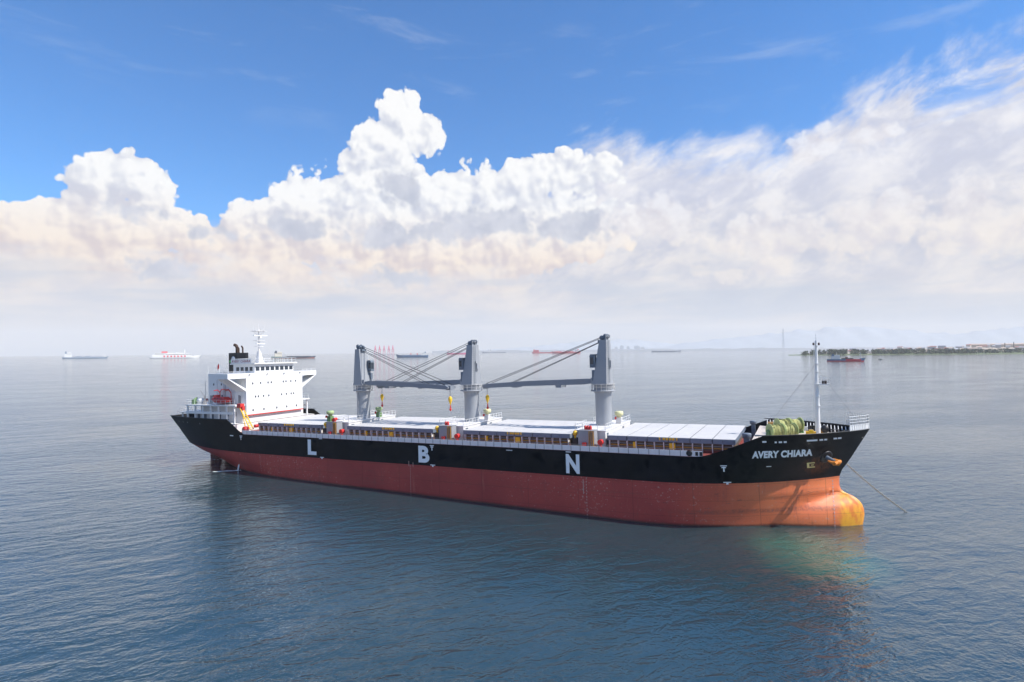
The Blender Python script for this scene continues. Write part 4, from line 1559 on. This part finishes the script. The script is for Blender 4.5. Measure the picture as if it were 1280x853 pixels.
def far_ship(name, label, cat, px, dist, length, bow, beam, free, hull_m, boot_m=None, house=None, house_m=F_WHITE, bits=(), mast=True, group=None, fore=0.0):
    """small ship about its own middle; bow = +1 points right, -1 left; house = (from, to, height) as shares of the length"""
    x, y = ground(px, dist)
    root = empty(name, (x, y, 0), (0, 0, -atan2(x, y) + (0 if bow > 0 else pi)))
    tag(root, label, cat, group)
    h = length / 2
    m = MB()
    secs = []
    for i in range(21):
        u = -1 + 2 * i / 20
        w = beam / 2 * (1 - max(0, (u - .55) / .45) ** 2) * (1 - .25 * max(0, (-u - .8) / .2) ** 2)
        w = max(w, .15)
        up = free * (1 + .45 * max(0, (u - .72) / .28) + .12 * max(0, (-u - .7) / .3)) + (fore if u > .78 else 0)
        rk = .05 * length * max(0, u - .9) / .1
        secs.append((u * h, w, up, rk))
    V = []
    for s, w, up, rk in secs:
        V += [(s, -w * .85, -1.0), (s + rk * .3, -w, free * .35), (s + rk, -w * 1.02, up), (s + rk, w * 1.02, up), (s + rk * .3, w, free * .35), (s, w * .85, -1.0)]
    n = 6
    for i in range(20):
        for j in range(5):
            f = (i * n + j, (i + 1) * n + j, (i + 1) * n + j + 1, i * n + j + 1)
            m.f.append(f); m.mi.append(1 if (j in (0, 4) and boot_m) else 0); m.sm.append(False)
    m.v = V
    m.f.append((0, 1, 2, 3, 4, 5)); m.mi.append(0); m.sm.append(False)
    m.f.append(tuple(20 * n + k for k in (5, 4, 3, 2, 1, 0))); m.mi.append(0); m.sm.append(False)
    m.build('hull', [hull_m, boot_m or hull_m], root)
    if house:
        a, b, hh = house
        x0, x1 = -h + a * length, -h + b * length
        t = MB()
        t.box(x0, x1, -beam * .42, beam * .42, free * .95, free + hh * .72)
        t.box(x0 + (x1 - x0) * .35, x1, -beam * .48, beam * .48, free + hh * .72, free + hh)
        d = t.build('deckhouse', house_m, root)
        t = MB()
        t.box(x0 + (x1 - x0) * .34, x1 + .15, -beam * .44, beam * .44, free + hh * .80, free + hh * .92)
        t.build('window', F_DARK, d)
        t = MB()
        t.box(x0 + (x1 - x0) * .05, x0 + (x1 - x0) * .30, -beam * .15, beam * .15, free + hh * .7, free + hh * 1.25)
        t.build('funnel', hull_m, root)
        if mast:
            t = MB()
            t.tube((x0 + (x1 - x0) * .6, 0, free + hh), (x0 + (x1 - x0) * .6, 0, free + hh * 1.7), length * .004 + .12, .1, 6)
            t.tube((h * .86, 0, free), (h * .86, 0, free + hh * 1.15), length * .004 + .15, .12, 6)
            build_each(t, 'mast', F_WHITE, root)
    for nm, mm, a, b, z0, z1, wy in bits:
        t = MB()
        t.box(-h + a * length, -h + b * length, -beam * wy / 2, beam * wy / 2, free + z0, free + z1)
        t.build(nm, mm, root)
    return root


far_ship('freighter', 'pale grey freighter with a white deckhouse at its stern, far left on the horizon', 'cargo ship', 106, 3500, 215, 1, 28, 9, F_PALE, None, (.05, .21, 27), F_WHITE,
         bits=(('deck_gear', F_GREY, .25, .9, 0, 3, .5), ('forecastle', F_WHITE, .93, .99, 1, 9, .5), ('hatch', F_PALE, .3, .42, 3, 6, .5), ('hatch', F_PALE, .5, .62, 3, 6, .5)))
far_ship('ferry', 'white passenger ferry with a red funnel, on the left horizon', 'ferry', 218, 3100, 225, 1, 30, 12, F_WHITE, F_WHITE, (.05, .86, 14), F_WHITE,
         bits=(('red_funnel', F_RED, .24, .36, 13, 25, .4), ('upper_deck', F_WHITE, .12, .72, 13.5, 18, .8), ('fore_mast', F_WHITE, .70, .72, 14, 34, .1)) +
         tuple(('side_emblem', F_RED, .28 + .07 * k, .31 + .07 * k, -5, 3, 1.03) for k in range(7)))
far_ship('tanker', 'dark hulled tanker with a cream deckhouse, behind the bridge mast of the bulk carrier', 'tanker', 366, 2650, 182, 1, 26, 7, F_NAVY, F_ORANGE, (.08, .25, 22), mat('far_cream', (0.80, 0.72, 0.58), .6),
         bits=(('pipe_rack', F_DARK, .35, .93, 0, 3, .3), ('stern_block', F_GREEN, .0, .22, -3, 1, 1.02), ('stack', F_DARK, .075, .105, 2, 22, .2)))
far_ship('container_feeder', 'blue hulled cargo ship with a white bridge on the right, between the aft two cranes', 'cargo ship', 516, 2650, 138, -1, 22, 9, F_BLUE, F_BLUE, (.08, .19, 13), F_WHITE,
         bits=(('deck_crane', F_RED, .34, .37, 0, 9, .2), ('deck_crane', F_RED, .55, .58, 0, 9, .2), ('deck_cargo', F_GREY, .25, .9, 0, 3, .8)))
far_ship('red_freighter', 'hazy pinkish red freighter partly behind the middle crane tower', 'cargo ship', 571, 5200, 175, 1, 28, 11, F_PINK, None, (.04, .16, 20), F_WHITE)
far_ship('pale_freighter', 'very faint pale grey freighter right of the middle crane, near the far shore', 'cargo ship', 618, 8200, 330, -1, 40, 12, F_GREY, None, (.66, .76, 30), F_WHITE)
far_ship('red_tanker', 'long red tanker seen behind the luffing wires of the forward crane, nearer of two', 'tanker', 708, 5200, 245, -1, 34, 13, F_RED, F_RED, (.06, .2, 22), F_WHITE,
         bits=(('deck_house', F_WHITE, .55, .68, 0, 16, .6), ('deck_gear', F_RED, .25, .95, 0, 5, .4)))
far_ship('red_bulker', 'smaller red ship overlapping the long red tanker, farther of two', 'cargo ship', 679, 6000, 230, 1, 32, 11, F_RED, F_RED, (.05, .30, 22), F_RED,
         bits=(('deck_house', F_WHITE, .3, .4, 0, 18, .6),))
far_ship('barge', 'low grey barge without a deckhouse on the far water right of the cranes', 'barge', 832, 6500, 310, 1, 40, 14, F_GREY, None, None)
far_ship('coaster', 'small blue and red coaster with a white wheelhouse in front of the wooded shore', 'coaster', 1056, 1120, 61, 1, 10, 4.2, F_BLUE, F_RED, (.12, .36, 8), F_WHITE,
         bits=(('red_side', F_RED, .52, .93, -2.6, .2, 1.03), ('hatch', F_DARK, .40, .72, 0, 2.2, .6), ('deck_crane', mat('far_brown', (.2, .07, .05), .6), .50, .58, 2, 4.2, .3), ('fore_mast', F_WHITE, .90, .915, 0, 13, .08)), fore=1.0)
far_ship('motor_boat', 'tiny dark motor boat on the water right of the blue and red coaster', 'boat', 1100, 1240, 7, 1, 2.5, .9, F_DARK, None, (.3, .6, 2.2), F_GREY, mast=False)

# container gantries on the far quay
for k, px in enumerate((469, 474.5, 480, 486, 491)):
    D = 5400
    x, y = ground(px, D)
    g = MB()
    for a in (-9, 9):
        for b in (-8, 8):
            g.box(a - 1.6, a + 1.6, b - 1.6, b + 1.6, 0, 46)
    g.box(-11, 11, -9, 9, 43, 47); g.box(-4, 4, -60, 26, 47, 51)
    g.tube((0, 0, 82), (0, -50, 51), 1.2, 1.2, 5); g.tube((0, 0, 82), (0, 24, 51), 1.2, 1.2, 5)
    g.frus((-6, 6, -3, 3), (-2.2, 2.2, -2, 2), 51, 84)
    for b in (-8, 8):
        g.tube((-9, b, 18), (9, b, 43), 1.2, 1.2, 5); g.tube((9, b, 18), (-9, b, 43), 1.2, 1.2, 5)
    o = g.build('gantry_crane', F_PINK, None, loc=(x, y, 2.0), rot=(0, 0, -atan2(x, y)))
    tag(o, 'hazy pink gantry crane in the row on the far quay beside the aft crane', 'gantry crane', 'gantry cranes on the far quay')
q = MB()
x0, y0_ = ground(462, 5400); x1, _ = ground(498, 5400)
q.box(x0, x1, 5380, 5440, -3, 2.2)
tag(q.build('quay', F_GREY), kind='structure')


# land, hills
def ridge(name, pts, dist, depth, material, seed=0, rough=0.06, z0=0.0):
    """a range of hills: crest heights given along bearings, with a slope towards the viewer"""
    rr = random.Random(seed)
    m = MB()
    cols = []
    nx = 150
    for i in range(nx + 1):
        px = pts[0][0] + (pts[-1][0] - pts[0][0]) * i / nx
        hgt = interp(px, pts)
        hgt *= 1 + rough * (sin(i * .7 + seed) * .5 + sin(i * 1.9 + seed * 2) * .3 + rr.uniform(-.4, .4))
        col_ = []
        for j in range(7):
            k = j / 6
            d = dist + depth * k
            x, y = ground(px, d)
            col_.append((x, y, z0 - 1 + (hgt + 1) * (sin(k * pi / 2) ** 1.1) * (1 + .10 * sin(i * .9 + j * 1.7) * (1 if 0 < j < 6 else 0))))
        col_.append((col_[-1][0] * 1.05, col_[-1][1] * 1.05, z0 - 1))
        cols.append(col_)
    n = 8
    m.v = [p for c_ in cols for p in c_]
    for i in range(nx):
        for j in range(7):
            m.f.append((i * n + j, (i + 1) * n + j, (i + 1) * n + j + 1, i * n + j + 1)); m.mi.append(0); m.sm.append(True)
    o = m.build(name, material)
    o['kind'] = 'structure'
    return o


HILLM = mat('hill_haze_tint', (0.34, 0.38, 0.42), 0.9, var=0.2, vscale=0.002)  # hills' distance haze painted in as a pale bluish base colour
LANDM = mat('shore_grass', (0.12, 0.15, 0.06), 0.9, var=0.3, vscale=0.02)
SANDM = mat('sandy_ground', (0.42, 0.34, 0.26), 0.9, var=0.15, vscale=0.02)


def hp(px, y, D):
    return (px, max(4.0, CAM_H + (HOR_Y + ROLL * (px - 640) - y) * D / FPX))


ridge('hills', [hp(*p, 15200) for p in ((820, 437), (850, 430), (900, 424), (950, 419), (1000, 414), (1050, 409), (1090, 410), (1140, 414), (1190, 418), (1230, 414), (1280, 408), (1360, 405), (1480, 414), (1600, 430))], 13800, 1500, HILLM, 3)
ridge('hills', [hp(*p, 16400) for p in ((600, 438), (660, 434), (700, 430), (750, 425), (790, 425), (840, 430), (900, 433), (960, 434), (1020, 436))], 15400, 1000, HILLM, 8)
ridge('land', [hp(*p, 9300) for p in ((540, 438.8), (600, 438.2), (700, 437.8), (800, 436.6), (900, 436.0), (960, 435.0), (1010, 435.2), (1100, 434.5), (1300, 432), (1600, 430))], 9000, 300, mat('far_shore_ground', (0.24, 0.25, 0.26), 0.9, var=0.15, vscale=0.01), 5, .2)
ridge('land', [(985, 1.2), (1000, 2.0), (1040, 3.0), (1100, 4), (1160, 5), (1220, 8), (1280, 9), (1400, 10), (1600, 8)], 2080, 240, LANDM, 6, .1)
ridge('land', [(1010, 2), (1040, 6), (1090, 12), (1150, 17), (1200, 22), (1280, 25), (1400, 26), (1600, 22)], 2500, 500, SANDM, 7, .06)

# wooded shore: crowns of loose leaf clumps, reads as one belt of trees
wood = MB()
rw = random.Random(5)
LEAF = []
for nm, c in (('leaf_dark', (0.022, 0.040, 0.020)), ('leaf_mid', (0.040, 0.066, 0.026)), ('leaf_light', (0.085, 0.115, 0.038))):
    LEAF.append(mat(nm, c, 0.8, var=0.2, vscale=0.1))
for i in range(520):
    px = 998 + 620 * rw.random() ** 1.1
    d = rw.uniform(2110, 2260) + (px - 1000) * .08
    x, y = ground(px, d)
    hmax = interp(px, [(998, 8), (1010, 17), (1040, 21), (1090, 19), (1130, 22), (1200, 20), (1235, 15), (1255, 20), (1290, 20), (1600, 20)])
    h = hmax * rw.uniform(.55, 1.0)
    r = rw.uniform(5, 9)
    base_mi = rw.choices((0, 1, 2), (5, 4, 1 if px < 1130 else 2.4))[0]
    for k in range(46):
        u, v, t = rw.uniform(-1, 1), rw.uniform(-1, 1), rw.uniform(0, 1)
        q = Vector((u * r * (1.15 - .45 * t), v * r * (1.15 - .45 * t), 2 + t * h))
        a = Vector((rw.uniform(-1, 1), rw.uniform(-1, 1), rw.uniform(-.6, 1))).normalized()
        b = a.orthogonal().normalized(); c = a.cross(b)
        sz = rw.uniform(1.3, 3.0)
        p = Vector((x, y, 1)) + q
        wood.add([p + b * sz, p + c * sz * .8, p - b * sz, p - c * sz * .8], [(0, 1, 2, 3)], min(2, max(0, base_mi + rw.choice((-1, 0, 0, 0, 1)))))
wo_ = wood.build('shore_trees', LEAF, recalc=False)
wo_['kind'] = 'stuff'

# town behind the trees
rt = random.Random(21)
WALLS = [('white', HAZY('town_white', (0.72, 0.70, 0.66)), 'white walled'), ('cream', HAZY('town_cream', (0.60, 0.50, 0.40)), 'cream walled'), ('grey', HAZY('town_grey', (0.40, 0.41, 0.44)), 'grey walled')]
ROOFS = [HAZY('roof_red', (0.34, 0.10, 0.08)), HAZY('roof_grey', (0.45, 0.46, 0.50)), HAZY('roof_tan', (0.55, 0.42, 0.33))]
RN = ['red roofed', 'grey roofed', 'tan roofed']
for i in range(64):
    px = 1040 + 330 * (i + rt.random()) / 64
    d = rt.uniform(2620, 3050)
    x, y = ground(px, d)
    gz = interp(px, [(1010, 2), (1040, 6), (1090, 12), (1150, 17), (1200, 22), (1280, 25), (1400, 26)]) * min(1, sin(min(1, (d - 2500) / 500) * pi / 2) ** 1.1) - .5
    wi = rt.choices((0, 1, 2), (5, 3, 2))[0]; ri = rt.choices((0, 1, 2), (3, 4, 2))[0]
    w, dp, h = rt.uniform(10, 34), rt.uniform(9, 16), rt.choice((6, 7, 9, 9, 12, 15))
    tb = MB(); tb.box(-w / 2, w / 2, -dp / 2, dp / 2, 0, h)
    o = tb.build('town_building', WALLS[wi][1], None, loc=(x, y, gz), rot=(0, 0, -atan2(x, y) + rt.uniform(-.5, .5)))
    tag(o, 'distant %s, %s low building in the hazy town behind the wooded shore' % (WALLS[wi][2], RN[ri]), 'building', 'hazy town buildings behind the wooded shore')
    tb = MB()
    tb.prism([(-dp / 2 - .6, h), (dp / 2 + .6, h), (0, h + dp * .28)], 'x', -w / 2 - .6, w / 2 + .6)
    tb.build('roof', ROOFS[ri], o)
    tb = MB()
    for k in range(int(w / 3.2)):
        for f_ in range(int(h / 3)):
            xx = -w / 2 + 1.8 + k * 3.2
            tb.box(xx - .7, xx + .7, -dp / 2 - .06, -dp / 2 + .02, 1.0 + f_ * 3, 2.4 + f_ * 3)
    wn = tb.build('window_row', F_DARK, o)
lh = MB()
lh.box(-130, 130, -25, 25, 0, 15); lh.prism([(-26, 15), (26, 15), (0, 20)], 'x', -131, 131, 1)
x, y = ground(1252, 3000)
tag(lh.build('warehouse', [F_TAN, ROOFS[2]], None, loc=(x, y, 24), rot=(0, 0, -atan2(x, y))), 'very long low tan warehouse above the trees at the right end of the town', 'warehouse')
for px, hh, lab in ((1256, 44, 'left of two dark chimneys above the long tan warehouse'), (1267, 48, 'right, slightly taller of two dark chimneys above the long tan warehouse')):
    x, y = ground(px, 2900)
    c = MB(); c.tube((0, 0, 0), (0, 0, hh - 22), 2.2, 1.6, 10); c.lathe([(1.9, hh - 22), (2.0, hh - 21), (1.6, hh - 20)], (0, 0, 0), 10)
    tag(c.build('chimney', F_DARK, None, loc=(x, y, 22)), lab, 'chimney')
# pale storage blocks on the far coast and a lattice mast
for k, (px, w, h) in enumerate(((770, 46, 60), (777, 60, 84), (785, 50, 70), (796, 90, 76), (803, 70, 56))):
    x, y = ground(px, 9400)
    t = MB(); t.box(-w / 2, w / 2, -20, 20, 0, h); t.box(-w / 4, w / 4, -12, 12, h, h + 10)
    tag(t.build('tower_block', F_WHITE, None, loc=(x, y, 12), rot=(0, 0, -atan2(x, y))), 'faint white tower block on the hazy far coast, just right of the forward crane', 'building', 'white blocks on the far coast')
x, y = ground(979, 9400)
t = MB()
H_ = 330
for a in (-1, 1):
    for b in (-1, 1):
        t.tube((a * 14, b * 14, 0), (a * 3, b * 3, H_), 2.0, 1.4, 4)
for i in range(12):
    z = i * H_ / 12; r0 = 14 - 11 * i / 12; r1 = 14 - 11 * (i + 1) / 12; z1 = (i + 1) * H_ / 12
    t.tube((-r0, -r0, z), (r1, -r1, z1), 1.2, 1.2, 4); t.tube((r0, -r0, z), (-r1, -r1, z1), 1.2, 1.2, 4)
tag(t.build('lattice_mast', F_GREY, None, loc=(x, y, 20)), 'tall thin lattice mast on the hazy far coast, left of the foremast', 'mast')

# spill of ship's water at the stern and the wash round the rudder
foam_m = mat('foam', (0.78, 0.80, 0.80), 0.7)
fm_ = MB()
rf_ = random.Random(9)


def fleck(x, y, a, b, ang):
    pts = []
    for i in range(9):
        t = 2 * pi * i / 9
        r = 1 + rf_.uniform(-.3, .3)
        u, v = a * r * cos(t), b * r * sin(t)
        pts.append((x + u * cos(ang) - v * sin(ang), y + u * sin(ang) + v * cos(ang), .05 + rf_.uniform(0, .03)))
    fm_.add(pts, [tuple(range(9))])


spill = SHIP_M @ Vector((-64.4, -10.6, 1.6))
for i in range(90):
    k = rf_.random()
    fleck(spill.x - 4.6 * k + rf_.uniform(-.2, .2), spill.y - 1.3 * k + rf_.uniform(-.25, .25), rf_.uniform(.2, .6), rf_.uniform(.06, .18), rf_.uniform(-.3, .3))
wash = SHIP_M @ Vector((-80.0, -3.5, 1.8))
for i in range(26):
    fleck(wash.x + rf_.uniform(-1.2, 1.6), wash.y + rf_.uniform(-1, 1), rf_.uniform(.1, .5), rf_.uniform(.08, .2), rf_.uniform(-.4, .4))
fo = fm_.build('foam', foam_m, recalc=False)
fo['kind'] = 'stuff'
jet = MB()
jp = [SHIP_M @ Vector((-64.3, -10.3, 3.0)), SHIP_M @ Vector((-64.4, -10.75, 2.6)), SHIP_M @ Vector((-64.5, -10.95, 1.4))]
jet.path([tuple(p) for p in jp], .16, 7)
tag(jet.build('water_jet', foam_m), 'white jet of water spilling from the stern quarter of the bulk carrier', 'water jet')
